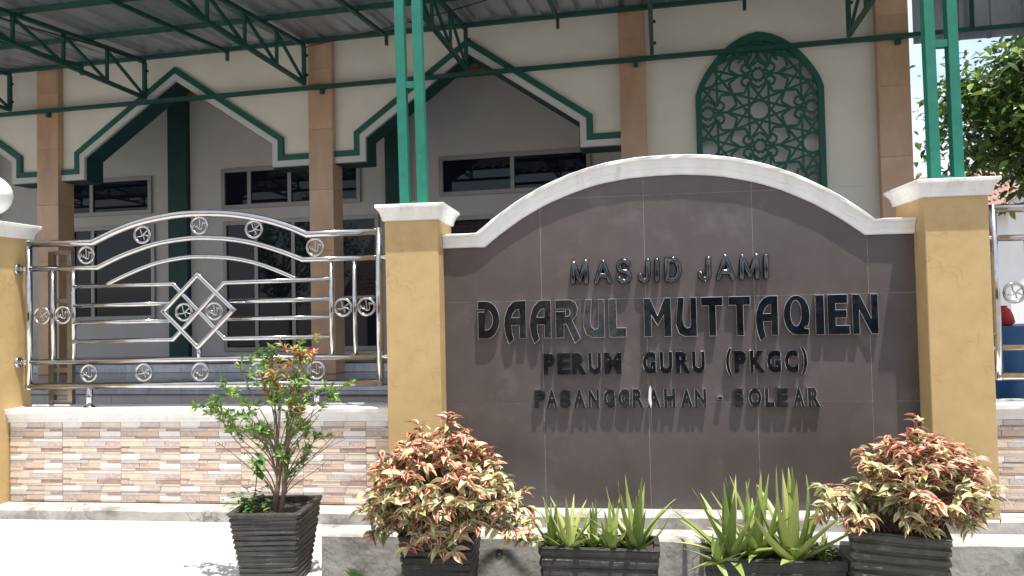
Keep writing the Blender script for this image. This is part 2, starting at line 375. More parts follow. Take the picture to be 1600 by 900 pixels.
# ------------------------------------------------------------------ fence pillars
def square(cx, cy, hx, hy, z, o=0.0):
    hx += o; hy += o
    return [(cx-hx, cy-hy, z), (cx+hx, cy-hy, z), (cx+hx, cy+hy, z), (cx-hx, cy+hy, z)]
def pillar(x0, x1, y0, y1, zt, label, ball=False):
    cx, cy, hx, hy = (x0+x1)/2, (y0+y1)/2, (x1-x0)/2, (y1-y0)/2
    e = empty('gate_pillar', (cx, cy, .30)); e2 = .30
    MB().bbox((-hx, -hy, .0), (hx, hy, zt-e2+.01), .006).build('shaft', 'mustard', e)
    prof = [(0, .008), (.004, .014), (.022, .016), (.030, .020), (.045, .024), (.058, .031), (.068, .040), (.072, .042), (.075, .047), (.092, .048), (.095, .044)]
    MB().rings([square(0, 0, hx, hy, zt-e2+h, o) for h, o in prof]).build('cap', 'white_paint', e)
    if ball:
        zb = zt-e2+.0952
        MB().lathe([(.07, 0), (.075, .02), (.06, .04), (.06, .055)], (0, 0, zb), 28).build('ball_neck', 'white_paint', e)
        r = .146; pr = []
        for i in range(29):
            t = -math.pi/2+math.pi*i/28; rr = r*math.cos(t)
            if i in (14, 16, 18): rr += .0035
            pr.append((max(rr, .001), .05+r*.98+r*math.sin(t)*.96))
        MB().lathe(pr, (0, 0, zb), 40).build('ball_finial', 'white_paint', e)
    tag(e, label, 'pillar', 'mustard gate pillars with white caps')
    return e
pillar(-4.21, -3.878, -.17, .19, 2.14, 'mustard gate pillar with white ball finial on its cap', True)
pillar(-1.281, -.957, -.14, .25, 2.136, 'mustard pillar between the steel fence panel and the sign wall')
pillar(1.757, 2.087, -.14, .25, 2.157, 'mustard pillar between the sign wall and the blue tarpaulin stall')

# ------------------------------------------------------------------ low walls with stone-look tiles
PAL = ['stone_white', 'stone_cream', 'stone_tan', 'stone_grey', 'stone_brown', 'stone_rough']
ROWS = [(.155, [(.33, 0), (.33, 3), (.34, 1)]), (.05, [(.30, 1), (.35, 4), (.35, 3)]), (.085, [(.45, 3), (.32, 1), (.23, 4)]),
        (.165, [(.31, 5), (.33, 2), (.36, 0)]), (.06, [(.25, 1), (.40, 4), (.35, 2)]), (.10, [(.45, 1), (.55, 0)]),
        (.15, [(.38, 1), (.36, 3), (.26, 5)]), (.05, [(.15, 4), (.45, 1), (.40, 2)]), (.125, [(.12, 2), (.47, 1), (.41, 4)]), (.06, [(.22, 4), (.48, 2), (.30, 1)])]
def tile_mesh(w, h, z_lo, seed):
    """one ceramic tile: strips of different colour and relief; rows are measured from its top"""
    rnd = random.Random(seed); mb = MB(); mb.box((.0015, .004, -h+.0015), (w-.0015, .012, -.0015), 3)
    z = 0.0
    for fr, strips in ROWS:
        z1 = z-fr*.203; x = 0.0
        if -z1 > h+.001:
            z1 = -h
        if z-z1 < .004: break
        sh = 0
        for wd, mi in strips:
            x1 = x+wd*w
            d = rnd.uniform(.0005, .0045)
            mb.box((x+.0018, -d, z1+.0008), (min(x1, w)-.0006, .006, z-.0008), mi)
            x = x1
        z = z1
    return mb.mesh('tile', PAL)
def low_wall(x0, x1, cx, label, right=False):
    e = empty('fence_wall', ((x0+x1)/2, .1, .41)); ox = (x0+x1)/2; oz = .41
    MB().box((x0-ox, -.085, -.05), (x1-ox, .10, .925-oz)).build('wall_core', 'grout', e)
    prof = [(-.10, .0), (-.108, .005), (-.108, .028), (-.116, .034), (-.120, .050), (-.132, .060), (-.134, .082), (-.128, .086)]
    nx = 40; rings = []; rnd = random.Random(5)
    for i in range(nx+1):
        x = lerp(x0-ox-(.02 if not right else 0), x1-ox, i/nx)
        rings.append([(x, y+rnd.uniform(-.0012, .0012), .925-oz+z) for y, z in prof]+[(x, .12, .925-oz+.086), (x, .12, .925-oz)])
    MB().rings(rings).build('coping', 'white_paint', e)
    W = .406; full = tile_mesh(W, .203, 0, 1); full2 = tile_mesh(W, .203, 0, 9); half = tile_mesh(W, .103, 0, 2)
    first = tile_mesh(.372, .203, 0, 3); firsth = tile_mesh(.372, .103, 0, 4)
    rows = ((.925, 0), (.722, 0), (.519, 1))
    for k, (zt, hf) in enumerate(rows):
        xs = cx
        while xs < x1-.02:
            me = (half if hf else (full if k == 0 else full2)); fw = W
            if xs < x0+.3 and not right: me = firsth if hf else first; fw = .374
            o = obj('tile', me, e); o.location = (xs-ox, -.098, zt-oz)
            xs += fw
    tag(e, label, 'wall', 'low tiled fence walls')
low_wall(-3.869, -1.24, -3.869, 'low wall of striped stone-look tiles under the wide steel fence panel')
low_wall(2.05, 4.48, 2.05, 'low tiled wall under the steel panel before the blue stall', True)

# ------------------------------------------------------------------ sign wall
SX0, SX1 = -.957, 1.757
def hb(x):                                    # underside of the coping
    d = abs(x-.395)
    return 1.973 if d > 1.095 else 1.973+.39*(1-(d/1.095)**2.3)
sg = empty('sign_wall', (.4, .12, .41)); OX, OY, OZ = .4, .12, .41
def sgb(mb, name, mat): 
    mb.v = [(x-OX, y-OY, z-OZ) for x, y, z in mb.v]; return mb.build(name, mat, sg)
xs = [SX0+(SX1-SX0)*i/80 for i in range(81)]
sgb(MB().prism([(x, hb(x)+.02) for x in xs]+[(SX1, .36), (SX0, .36)], .0015, .20), 'wall_core', 'grout')
jx = [SX0, -.362, .253, .873, 1.503, SX1]; jz = [.411, 1.030, 1.642, 2.252, 2.6]
for i in range(5):
    for j in range(4):
        a, b = jx[i]+.0019, jx[i+1]-.0019; z0, z1 = jz[j]+.0017, jz[j+1]-.0017
        top = [(lerp(a, b, k/14), min(z1, hb(lerp(a, b, k/14))+.015)) for k in range(15)]
        if max(t[1] for t in top) <= z0+.02: continue
        top = [(x, max(z, z0+.001)) for x, z in top]
        if j < 3 and min(t[1] for t in top) >= z1-.0001: top = [(a, z1), (b, z1)]
        sgb(MB().prism(top+[(b, z0), (a, z0)], 0.0, .0013), 'facing_tile', 'sign_tile')
# moulded coping swept along the arch
path = []
for i in range(4): x = lerp(SX0+.002, -.70, i/4); path.append(((x, 1.973), (lerp(SX0+.002, -.748, i/4), 2.056)))
for i in range(49):
    t = i/48; d = -1.095+2.19*t; dt = -1.143+2.286*t
    path.append(((.395+d, 1.973+.39*(1-abs(d/1.095)**2.3)), (.397+dt, 2.058+.418*(1-abs(dt/1.143)**2.3))))
for i in range(1, 5): path.append(((lerp(1.49, SX1-.002, i/4), 1.973), (lerp(1.54, SX1-.002, i/4), 2.062)))
sec = [(0.0, .22), (0.0, -.012), (.06, -.017), (.32, -.018), (.40, -.022), (.55, -.025), (.72, -.031), (.80, -.037), (.82, -.042), (.97, -.044), (1.0, -.040), (1.0, .24)]
rnd = random.Random(8); rings = []
for (b, t) in path:
    rings.append([(lerp(b[0], t[0], k), y+rnd.uniform(-.0015, .0015), lerp(b[1], t[1], k)+rnd.uniform(-.0012, .0012)) for k, y in sec])
sgb(MB().rings(rings), 'coping', 'white_paint')

# --- lettering, each letter a mesh of its own
L1 = [('M', -.194, -.07, 1.728, 1.876), ('A', -.051, .063, 1.728, 1.876), ('S', .08, .177, 1.728, 1.880), ('J', .203, .288, 1.728, 1.878), ('I', .307, .334, 1.728, 1.878), ('D', .358, .466, 1.729, 1.879), ('J', .548, .635, 1.73, 1.880), ('A', .653, .769, 1.73, 1.882), ('M', .779, .912, 1.731, 1.883), ('I', .926, .953, 1.731, 1.884)]
L2 = [('D', -.749, -.616, 1.419, 1.646), ('A', -.591, -.456, 1.418, 1.645), ('A', -.437, -.307, 1.417, 1.645), ('R', -.281, -.133, 1.417, 1.644), ('U', -.118, .009, 1.416, 1.643), ('L', .032, .134, 1.416, 1.643), ('M', .237, .394, 1.415, 1.642), ('U', .419, .54, 1.414, 1.642), ('T', .564, .689, 1.414, 1.641), ('T', .72, .843, 1.413, 1.641), ('A', .868, .995, 1.412, 1.64), ('Q', 1.024, 1.17, 1.412, 1.64), ('I', 1.199, 1.249, 1.411, 1.639), ('E', 1.266, 1.386, 1.411, 1.639), ('N', 1.4, 1.54, 1.41, 1.638)]
L3 = [('P', -.359, -.291), ('E', -.277, -.2), ('R', -.189, -.105), ('U', -.095, -.016), ('M', .001, .1), ('G', .222, .301), ('U', .32, .395), ('R', .413, .497), ('U', .504, .58), ('(', .695, .735), ('P', .744, .81), ('K', .829, .918), ('G', .924, 1.005), ('C', 1.022, 1.1), (')', 1.109, 1.149)]
L4 = [('P', -.417, -.352), ('A', -.349, -.278), ('S', -.265, -.201), ('A', -.187, -.114), ('N', -.1, -.034), ('G', -.011, .059), ('G', .074, .143), ('R', .158, .227), ('A', .242, .321), ('H', .338, .406), ('A', .433, .504), ('N', .513, .581), ('-', .644, .673), ('S', .732, .792), ('O', .816, .889), ('L', .906, .962), ('E', .974, 1.037), ('A', 1.061, 1.128), ('R', 1.142, 1.216)]
def arc(cx, cy, rx, ry, a0, a1, n=10): return [(cx+rx*math.cos(R(lerp(a0, a1, i/n))), cy+ry*math.sin(R(lerp(a0, a1, i/n)))) for i in range(n+1)]
ROUND = {  # single-stroke capitals for the rounded top line
    'M': [[(.06, 0), (.10, 1), (.5, .12), (.90, 1), (.94, 0)]], 'A': [[(0, 0), (.5, 1), (1, 0)], [(.2, .33), (.8, .33)]],
    'S': [arc(.5, .74, .46, .26, 25, 270, 14)+arc(.5, .25, .48, .25, 90, -155, 14)[1:]],
    'J': [[(.95, 1), (.95, .3)]+arc(.5, .28, .45, .28, 0, -180, 10)], 'I': [[(.5, 0), (.5, 1)]],
    'D': [[(.06, 0), (.06, 1), (.45, 1)]+arc(.45, .5, .52, .5, 90, -90, 14)+[(.06, 0)]]}
FANCY = {  # outlines (first loop) and counters of the decorative middle line
    'D': [[(0, 0), (0, .72), (.33, .72), (.33, .775), (0, .775), (0, 1)]+[(.4, 1)]+arc(.40, .5, .6, .5, 78, -78, 14)+[(.40, 0)], [(.34, .24), (.34, .76)]+arc(.40, .5, .28, .26, 80, -80, 10)],
    'A': [[(1, 1), (1, 0), (.68, 0), (.68, .35), (.36, .35), (.38, .15), (.46, -.02), (.2, -.15), (.07, .08), (0, .35), (.05, .6), (.18, .82), (.4, .96), (.6, 1)], [(.68, .56), (.68, .77), (.56, .75), (.43, .67), (.36, .56)]],
    'R': [[(0, 0), (0, .70), (.34, .70), (.34, .755), (0, .755), (0, 1), (.6, 1), (.82, .93), (.9, .75), (.84, .57), (.68, .46), (1, -.02), (.76, -.15), (.42, .36), (.34, .36), (.34, 0)], [(.42, .57), (.42, .755), (.54, .75), (.60, .66), (.54, .58)]],
    'U': [[(.12, 1), (.42, 1), (.34, .45), (.40, .28), (.52, .22), (.66, .24), (.70, .32), (.70, 1), (1, 1), (1, 0), (.4, 0), (.14, .08), (0, .30), (.02, .5)]],
    'L': [[(0, 1), (.46, 1), (.46, .25), (1, .25), (1, 0), (0, 0)]],
    'M': [[(0, 1), (.24, 1), (.5, .56), (.76, 1), (1, 1), (1, 0), (.72, 0), (.72, .54), (.5, .28), (.28, .54), (.28, 0), (0, 0)]],
    'T': [[(0, 1), (1, 1), (1, .77), (.68, .77), (.68, 0), (.34, 0), (.34, .77), (0, .77)]],
    'Q': [arc(.5, .5, .5, .5, -20, 255, 24)+[(.5, 0), (.96, 0), (.96, .16), (.80, .17), (.80, .21), (.92, .22)], arc(.47, .55, .20, .32, 0, 345, 18)],
    'I': [[(0, 0), (0, 1), (1, 1), (1, 0)]],
    'E': [[(0, 0), (0, 1), (.92, 1), (.92, .77), (.38, .77), (.38, .62), (.88, .62), (.88, .41), (.38, .41), (.38, .23), (1, .23), (1, 0)]],
    'N': [[(0, 0), (0, 1), (.30, 1), (.72, .42), (.72, 1), (1, 1), (1, 0), (.72, 0), (.28, .58), (.28, 0)]]}
def fancy_mesh(ch, x0, x1, z0, z1):
    cu = bpy.data.curves.new('letter', 'CURVE'); cu.dimensions = '2D'; cu.fill_mode = 'BOTH'; cu.extrude = .0115; cu.bevel_depth = .0022; cu.bevel_resolution = 1
    cu.offset = -.002
    for loop in FANCY[ch]:
        sp = cu.splines.new('POLY'); sp.points.add(len(loop)-1); sp.use_cyclic_u = True
        for p, (a, b) in zip(sp.points, loop): p.co = (lerp(x0, x1, a), lerp(z0, z1, b), 0, 1)
    o = bpy.data.objects.new('tmp', cu); COL.objects.link(o)
    me = bpy.data.meshes.new_from_object(o.evaluated_get(bpy.context.evaluated_depsgraph_get())); bpy.data.objects.remove(o)
    return me
TXT = {}
def text_mesh(ch):
    if ch in TXT: return TXT[ch]
    cu = bpy.data.curves.new('letter', 'FONT'); cu.body = ch; cu.size = 1; cu.extrude = .1; cu.offset = .041; cu.bevel_depth = .022; cu.bevel_resolution = 1
    o = bpy.data.objects.new('tmp', cu); COL.objects.link(o)
    me = bpy.data.meshes.new_from_object(o.evaluated_get(bpy.context.evaluated_depsgraph_get())); bpy.data.objects.remove(o)
    n = len(me.vertices); co = np.empty(n*3); me.vertices.foreach_get('co', co); TXT[ch] = (me, co.reshape(-1, 3)); return TXT[ch]
def put_letter(me, face='letter_steel'):
    me.materials.clear(); me.materials.append(MATS[face]); me.materials.append(MATS['letter_edge_lit'])
    for p in me.polygons: p.use_smooth = False; p.material_index = 0 if p.normal.y < -.93 else 1  # fronts dark, sides bright: reflection and sunlit edges painted by face
    return obj('letter', me, sg)
rl = random.Random(11)
for ch, x0, x1, z0, z1 in L1:
    mb = MB(); r = .0168
    for st in ROUND[ch]:
        pts = [(lerp(x0+r, x1-r, a) if ch != 'I' else (x0+x1)/2, -.015, lerp(z0+r, z1-r, b)) for a, b in st]
        mb.tube(pts, r, 10, sy=1.15, round_cap=True)
    o = sgb(mb, 'letter', 'letter_steel')
for ch, x0, x1, z0, z1 in L2:
    me = fancy_mesh(ch, x0, x1, z0, z1)
    n = len(me.vertices); co = np.empty(n*3); me.vertices.foreach_get('co', co); co = co.reshape(-1, 3)
    tl, tb = rl.uniform(-.010, .010), rl.uniform(-.012, .012)
    nc = np.stack([co[:, 0]-OX, -(co[:, 2])-.0145+(co[:, 0]-(x0+x1)/2)*tl+(co[:, 1]-(z0+z1)/2)*tb-OY, co[:, 1]-OZ], 1)
    me.vertices.foreach_set('co', nc.ravel()); me.update(); put_letter(me)
for row, z0, z1 in ((L3, 1.199, 1.329), (L4, 1.004, 1.113)):
    for ch, x0, x1 in row:
        src, co = text_mesh(ch); me = src.copy()
        mn, mx = co.min(0), co.max(0); Z0, Z1 = z0, z1
        if ch == '-': Z0, Z1 = 1.046, 1.068
        if ch in '()': Z0, Z1 = z0-.016, z1+.016
        t = (co-mn)/(mx-mn); tl = rl.uniform(-.015, .015)
        nc = np.stack([x0+t[:, 0]*(x1-x0)-OX, .0-t[:, 2]*.027+tl*(t[:, 0]-.5)*(x1-x0)-OY, Z0+t[:, 1]*(Z1-Z0)-OZ], 1)
        me.vertices.foreach_set('co', nc.ravel()); me.update(); put_letter(me, 'letter_dark_mirror')
# paint run on the facing
sgb(MB().prism([(.264, 1.0), (.257, 1.02), (.250, 1.05), (.254, 1.105), (.262, 1.135), (.269, 1.115), (.267, 1.06), (.270, 1.03)], -.0295, -.0282), 'paint_run', 'drip')
for xa in (.2575, .2665): sgb(MB().prism([(xa, 1.0), (xa-.001, .93), (xa+.0005, .86), (xa+.002, .93), (xa+.0028, 1.0)], -.0025, -.0008), 'paint_run', 'grout')
tag(sg, 'dark brown tiled sign wall with white arched coping and steel lettering', 'sign wall')

# ------------------------------------------------------------------ steel fence panel
def smooth_curve(pts, n=5):
    out = []
    for i in range(len(pts)-1):
        p0 = pts[max(i-1, 0)]; p1 = pts[i]; p2 = pts[i+1]; p3 = pts[min(i+2, len(pts)-1)]
        for k in range(n):
            t = k/n
            out.append(tuple(.5*((2*b)+(-a+c)*t+(2*a-5*b+4*c-d)*t*t+(-a+3*b-3*c+d)*t**3) for a, b, c, d in zip(p0, p1, p2, p3)))
    return out+[tuple(pts[-1])]
fp = empty('fence_panel', (-2.595, .08, 1.011)); FX, FZ = -2.595, 1.011
def X3(pts): return [(x-FX, 0.0, z-FZ) for x, z in pts]
def fpart(name, pts, r, mat='stainless', parent=fp, seg=12, **k): return MB().tube(X3(pts), r, seg, **k).build(name, mat, parent)
ATOP = smooth_curve([(-3.334, 2.094), (-3.16, 2.166), (-2.985, 2.218), (-2.768, 2.252), (-2.577, 2.259), (-2.36, 2.245), (-2.16, 2.208), (-1.99, 2.156), (-1.856, 2.098)])
fpart('top_rail', [(-3.798, 2.101)]+ATOP+[(-1.388, 2.103)], .0235)
fpart('side_post', [(-3.798, 2.123), (-3.798, 1.13)], .0215); fpart('side_post', [(-1.388, 2.125), (-1.392, 1.13)], .0215)
fpart('bottom_rail', [(-3.815, 1.150), (-1.375, 1.152)], .0225)
SEC = smooth_curve([(-3.301, 1.928), (-3.13, 2.0), (-2.904, 2.068), (-2.725, 2.094), (-2.577, 2.101), (-2.373, 2.085), (-2.199, 2.05), (-2.028, 1.995), (-1.884, 1.938)])
fpart('second_rail', [(-3.79, 1.932)]+SEC+[(-1.392, 1.938)], .0175)
fpart('lower_rail', [(-3.79, 1.312), (-1.395, 1.318)], .0175)
fpart('arch_rail', smooth_curve([(-3.236, 1.813), (-3.086, 1.878), (-2.905, 1.940), (-2.726, 1.972), (-2.578, 1.978), (-2.374, 1.963), (-2.201, 1.926), (-2.051, 1.870), (-1.932, 1.816)]), .0145)
C0 = (-2.592, 1.625)
fpart('bent_bar', [(-3.474, 1.806), (-2.768, 1.806), C0, (-2.417, 1.446), (-1.706, 1.446)], .0145)
fb = fpart('bent_bar', [(-3.474, 1.442), (-2.770, 1.446), C0, (-2.415, 1.805), (-1.706, 1.810)], .0145); fb.location.y = -.006
for a, b, z0, z1 in ((-3.474, -2.786, 1.679, 1.680), (-3.474, -2.786, 1.566, 1.568), (-2.402, -1.706, 1.680, 1.685), (-2.402, -1.706, 1.571, 1.570)):
    fpart('cross_bar', [(a, z0), (b, z1)], .0145)
for x in (-3.474, -3.624, -1.701, -1.549): fpart('upright', [(x, 1.93), (x, 1.315)], .0145)
dm = fpart('diamond', [(-2.592, 1.862), (-2.832, 1.628), (-2.595, 1.394), (-2.350, 1.630)], .0155, closed=True); dm.location.y = -.012
fpart('short_post', [(-2.595, 1.394), (-2.595, 1.315)], .0145)
for x in (-3.364, -1.806):
    lg = fpart('leg', [(x, 1.15), (x, 1.011)], .0195)
    MB().lathe([(.0, .012), (.022, .012), (.032, .008), (.040, .001), (.040, 0)], (x-FX, 0, 0), 20).build('flange', 'stainless', lg)
for z, x1, sx in ((1.932, -3.80, -3.876), (1.310, -3.80, -3.876)):
    st = fpart('wall_stub', [(sx, z), (x1, z)], .017)
    MB().lathe([(.0, .014), (.030, .012), (.037, .006), (.037, .0)], (sx-FX, 0, z-FZ), 20, axis='x').build('flange', 'stainless', st)
for z in (1.938, 1.318): fpart('wall_stub', [(-1.39, z), (-1.283, z)], .0175)
ring_me = None
GL = {0: [[(0, .040), (.001, .010), (0, -.022)], [(-.036, .012), (-.030, -.004), (-.018, -.010), (-.016, .004), (-.014, -.010), (0, -.024), (.016, -.020), (.020, .004), (.019, .020)], [(.019, .014), (.030, .018), (.036, .010)]],
      1: [[(-.010, .040), (-.006, .012), (.004, -.004), (.012, -.030)], [(-.034, -.008), (-.016, -.010), (.004, -.002), (.022, .012), (.036, .022)], [(.006, -.002), (.022, -.004), (.036, -.012)]]}
mb = MB(); mb.tube([(.0535*math.cos(2*math.pi*i/36), 0, .0535*math.sin(2*math.pi*i/36)) for i in range(36)], .0085, 9, closed=True); RING = mb.mesh('ring', 'stainless')
EMB = {}
for k, gl in GL.items():
    mb = MB()
    for st in gl: mb.tube([(x, 0, z) for x, z in smooth_curve(st, 4)], .0042, 6, round_cap=True)
    a = [math.radians(q) for q in (200, 340)]
    mb.tube([(.050*math.cos(R(205)), 0, .05*math.sin(R(205)))]+[(x, .002, z) for x, z in gl[1][:1]], .003, 5)
    mb.tube([(.050*math.cos(R(20)), 0, .05*math.sin(R(20)))]+[(x, .002, z) for x, z in gl[1][-1:]], .003, 5)
    EMB[k] = mb.mesh('emblem', 'stainless')
RINGS = [(-3.379, 2.012, 0), (-2.98, 2.134, 1), (-2.582, 2.181, 0), (-2.210, 2.143, 1), (-1.802, 2.014, 0), (-3.702, 1.62, 1), (-3.551, 1.621, 0), (-1.624, 1.63, 1), (-1.472, 1.631, 0), (-2.694, 1.622, 1), (-2.486, 1.624, 0), (-3.365, 1.234, 0), (-2.978, 1.236, 1), (-2.586, 1.236, 0), (-2.193, 1.237, 1), (-1.805, 1.238, 0)]
for x, z, k in RINGS:
    o = obj('ring', RING, fp); o.location = (x-FX, -.004, z-FZ); o.rotation_euler.y = random.uniform(-.12, .12); obj('emblem', EMB[k], o)
tag(fp, 'stainless steel fence panel with arched rails, a diamond and ringed emblems', 'fence panel', 'stainless fence panels')
fp2 = copy_tree(fp); fp2.location.x += 6.012; fp2.location.z += .006
fp2['label'] = 'stainless fence panel on the low wall before the blue stall'
# folded gate leaf standing behind the panel
gt = empty('gate_leaf', (-3.72, .30, .40))
for x in (-.085, .055): MB().box((x-.018, -.018, 0), (x+.018, .018, 1.665)).build('stile', 'steel_dull', gt)
for z in (.62, .685, .84, 1.32, 1.655): MB().box((-.066, -.014, z-.014), (.036, .014, z+.014)).build('rail', 'steel_dull', gt)
tag(gt, 'narrow dull steel gate leaf standing behind the fence panel by the ball pillar', 'gate')

# ------------------------------------------------------------------ green twin posts on the pillars
def mast(xa, xb, lw, zb, zr, lean, label, y=.055):
    e = empty('awning_post', ((xa+xb)/2, y, zb)); h = 4.62-zb; k = lw/2
    for x, sgn in ((xa+k, -1), (xb-k, 1)):
        x -= (xa+xb)/2
        MB().rings([[(x-k, -k, 0), (x+k, -k, 0), (x+k, k, 0), (x-k, k, 0)], [(x-k-lean, -k, h), (x+k-lean, -k, h), (x+k-lean, k, h), (x-k-lean, k, h)]]).build('post', 'teal', e)
    iw = (xb-xa)/2-lw
    for z in (.022, zr-zb, zr-zb+.78):
        dx = -lean*z/h
        MB().box((-iw-.004+dx, -k*.8, z-.021), (iw+.004+dx, k*.8, z+.021)).build('rung', 'teal', e)
    tag(e, label, 'post', 'twin green awning posts')
mast(-1.232, -1.062, .058, 2.2315, 3.005, .03, 'green twin steel post on the pillar left of the sign lettering')
mast(1.872, 2.050, .054, 2.2525, 3.06, .015, 'green twin steel post on the pillar with tree leaves behind it')

# ------------------------------------------------------------------ mosque
TB = R(-4.5); BO = (0, 4.3, 0)
mq = empty('mosque', BO, TB)
def mqb(mb, name, mat, parent=mq): return mb.build(name, mat, parent)
COLS = [(-11.62, .33), (-7.618, .34), (-3.535, .326), (.411, .30), (3.235, .326)]
ZW = 5.75
def arch_profile(c, a): return [(c-a, 3.505), (c-a, 3.81), (c, 4.765), (c+a, 3.81), (c+a, 3.505)]
BAYS = [(-9.66, 1.40, -11.46, -7.79), (-5.662, 1.42, -7.45, -3.70), (-1.588, 1.365, -3.373, .262)]
for c, a, l, r in BAYS:
    pr = arch_profile(c, a); ext = [(l, 3.505)]+pr+[(r, 3.505)]
    mqb(MB().prism([(r, ZW), (l, ZW)]+ext, .10, .395), 'arch_wall', 'beige')
    o0 = offset_poly(ext, .004); o1 = offset_poly(ext, .078); o2 = offset_poly(ext, .152); inn = offset_poly(ext, -.012)
    mqb(MB().prism(o1+ext[::-1], .060, .103), 'white_trim', 'white_wall')
    mqb(MB().prism(o2+offset_poly(ext, .0785)[::-1], .050, .103), 'green_trim', 'trim_green')
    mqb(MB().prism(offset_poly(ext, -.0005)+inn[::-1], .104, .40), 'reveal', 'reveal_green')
# plain bay with the lattice window
LC, LA = 1.826, .70
def lattice_outline(a, top, n=10):
    """right half from the bottom up to the apex"""
    pts = [(a, 2.35), (a, 4.02)]
    for i in range(1, n+1):
        t = i/n; x = a*(1-t)**1.0; z = 4.02+(top-4.02)*(math.sin(t*math.pi/2)**.92*(.86)+.14*t)
        pts.append((a*(1-t**1.25), z))
    return pts
hp = lattice_outline(LA-.03, 4.67)
for s in (-1, 1):
    edge = .262+.30 if s < 0 else 3.072
    poly = [(LC, 4.67)]+[(LC+s*x, z) for x, z in hp[::-1][1:]]+[(LC, 2.35), (LC, .80), (edge, .80), (edge, ZW), (LC, ZW)]
    mqb(MB().prism(poly, .10, .36), 'side_wall_panel', 'beige')
mqb(MB().box((LC-.75, .215, 2.30), (LC+.75, .23, 4.75)), 'lattice_glass', 'lattice_pane')
lt = mqb(MB().prism([(LC+x, z) for x, z in lattice_outline(LA, 4.70)]+[(LC-x, z) for x, z in lattice_outline(LA, 4.70)[::-1][1:]]+[(LC-x, z) for x, z in lattice_outline(LA-.065, 4.60)]+[(LC+x, z) for x, z in lattice_outline(LA-.065, 4.60)[::-1][1:]], .055, .098), 'lattice_frame', 'trim_green')
# girih strapwork clipped to the arch
IN = [(x, z) for x, z in lattice_outline(LA-.05, 4.62)]
def inside(x, z):
    ax = abs(x-LC)
    if z < 2.36 or z > 4.62: return False
    if z <= 4.02: return ax < LA-.05
    for (xa, za), (xb, zb) in zip(IN[1:], IN[2:]):
        if za <= z <= zb: return ax < lerp(xa, xb, (z-za)/(zb-za+1e-9))
    return False
segs = []
def seg(p, q): segs.append((p, q))
def closed(pts):
    for i in range(len(pts)): seg(pts[i], pts[(i+1) % len(pts)])
def pol(c, r, a): return (c[0]+r*math.cos(R(a)), c[1]+r*math.sin(R(a)))
def decagon(c, r):
    for k in range(10):
        seg(pol(c, r, 36*k), pol(c, r, 36*(k+4)))
        a, b = pol(c, r, 36*k), pol(c, r, 36*(k+3)); f = (.809-.427)/(2*.809)
        seg(a, (lerp(a[0], b[0], f), lerp(a[1], b[1], f))); seg(b, (lerp(b[0], a[0], f), lerp(b[1], a[1], f)))
def small_star(c):
    closed([pol(c, .085 if k % 2 == 0 else .058, k*18) for k in range(20)])
    for a in (-36, 36, 144, 216):
        cc = pol(c, .150, a*.82 if abs(a) < 90 else 180+(a-180)*.82); closed([pol(cc, .056, 60*q+10) for q in range(6)])
    seg(pol(c, .085, 0), pol(c, .216, 0)); seg(pol(c, .085, 180), pol(c, .216, 180))
for a in range(-3, 4):
    for b_ in range(-3, 4):
        p = (LC+.566*(a+b_), 3.80+.411*(a-b_))
        decagon(p, .35); small_star((p[0]+.566, p[1]))
for q in range(7): seg((LC, 4.62), (LC-.32+.107*q, 4.36))
mb = MB(); rnl = random.Random(2)
for p, q in segs:
    n = max(1, int(math.hypot(q[0]-p[0], q[1]-p[1])/.03)); run = []
    for i in range(n):
        a = (lerp(p[0], q[0], i/n), lerp(p[1], q[1], i/n)); b = (lerp(p[0], q[0], (i+1)/n), lerp(p[1], q[1], (i+1)/n))
        if inside(*a) and inside(*b): run.append((a, b))
        elif run: break
    if run:
        a, b = run[0][0], run[-1][1]; y = .072+rnl.uniform(0, .006)
        mb.bar((a[0], y, a[1]), (b[0], y, b[1]), .025, .016, up=(0, 1, 0))
mqb(mb, 'lattice', 'trim_green', lt)['kind'] = 'stuff'
# columns clad in brown stone
for c, wd in COLS:
    h = wd/2; k = MB().box((c-h+.012, .012, .80), (c+h-.012, .27, 5.6)); cc = mqb(k, 'column', 'grout')
    z = .825; rr = random.Random(int(c*10))
    while z < 5.5:
        z1 = min(z+.78, 5.55)
        MB().bbox((c-h, 0, z+.001), (c+h, .0115, z1-.001), .002).build('stone_slab', 'marble_brown', cc)
        for sx in (-1, 1):
            xa, xb = (c-h, c-h+.0115) if sx < 0 else (c+h-.0115, c+h)
            MB().box((xa, .0125, z+.001), (xb, .28, z1-.001)).build('stone_slab', 'marble_brown', cc)
        z = z1
# interior wall, floor, ceiling, end walls
FL = .944
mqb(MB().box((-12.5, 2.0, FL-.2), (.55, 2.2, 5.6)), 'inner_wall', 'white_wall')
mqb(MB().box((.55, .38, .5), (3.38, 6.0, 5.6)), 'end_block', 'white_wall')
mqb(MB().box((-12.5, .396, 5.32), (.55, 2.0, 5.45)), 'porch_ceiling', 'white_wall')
mqb(MB().box((-12.5, 1.93, 5.10), (.55, 1.999, 5.22)), 'timber_band', 'timber')
mqb(MB().box((-12.5, .29, .80), (.55, 2.0, FL)), 'porch_floor', 'step_dark')
for i in range(31):
    x = -12.5+i*.42
    mqb(MB().box((x+.002, .281, .828), (x+.418, .2895, FL-.012)), 'riser_tile', 'marble_grey')
    mqb(MB().box((x+.002-.1, -1.309, .767), (x+.418-.1, -1.3005, .818)), 'riser_tile', 'marble_grey')
    mqb(MB().box((x+.002-.2, -1.759, .42), (x+.418-.2, -1.7505, .745)), 'riser_tile', 'courtyard')
mqb(MB().box((-12.5, -1.30, .40), (3.42, .289, .822)), 'step', 'step_dark')
mqb(MB().box((-12.5, -1.315, .8225), (3.42, -1.27, .8265)), 'step_nosing', 'maroon')
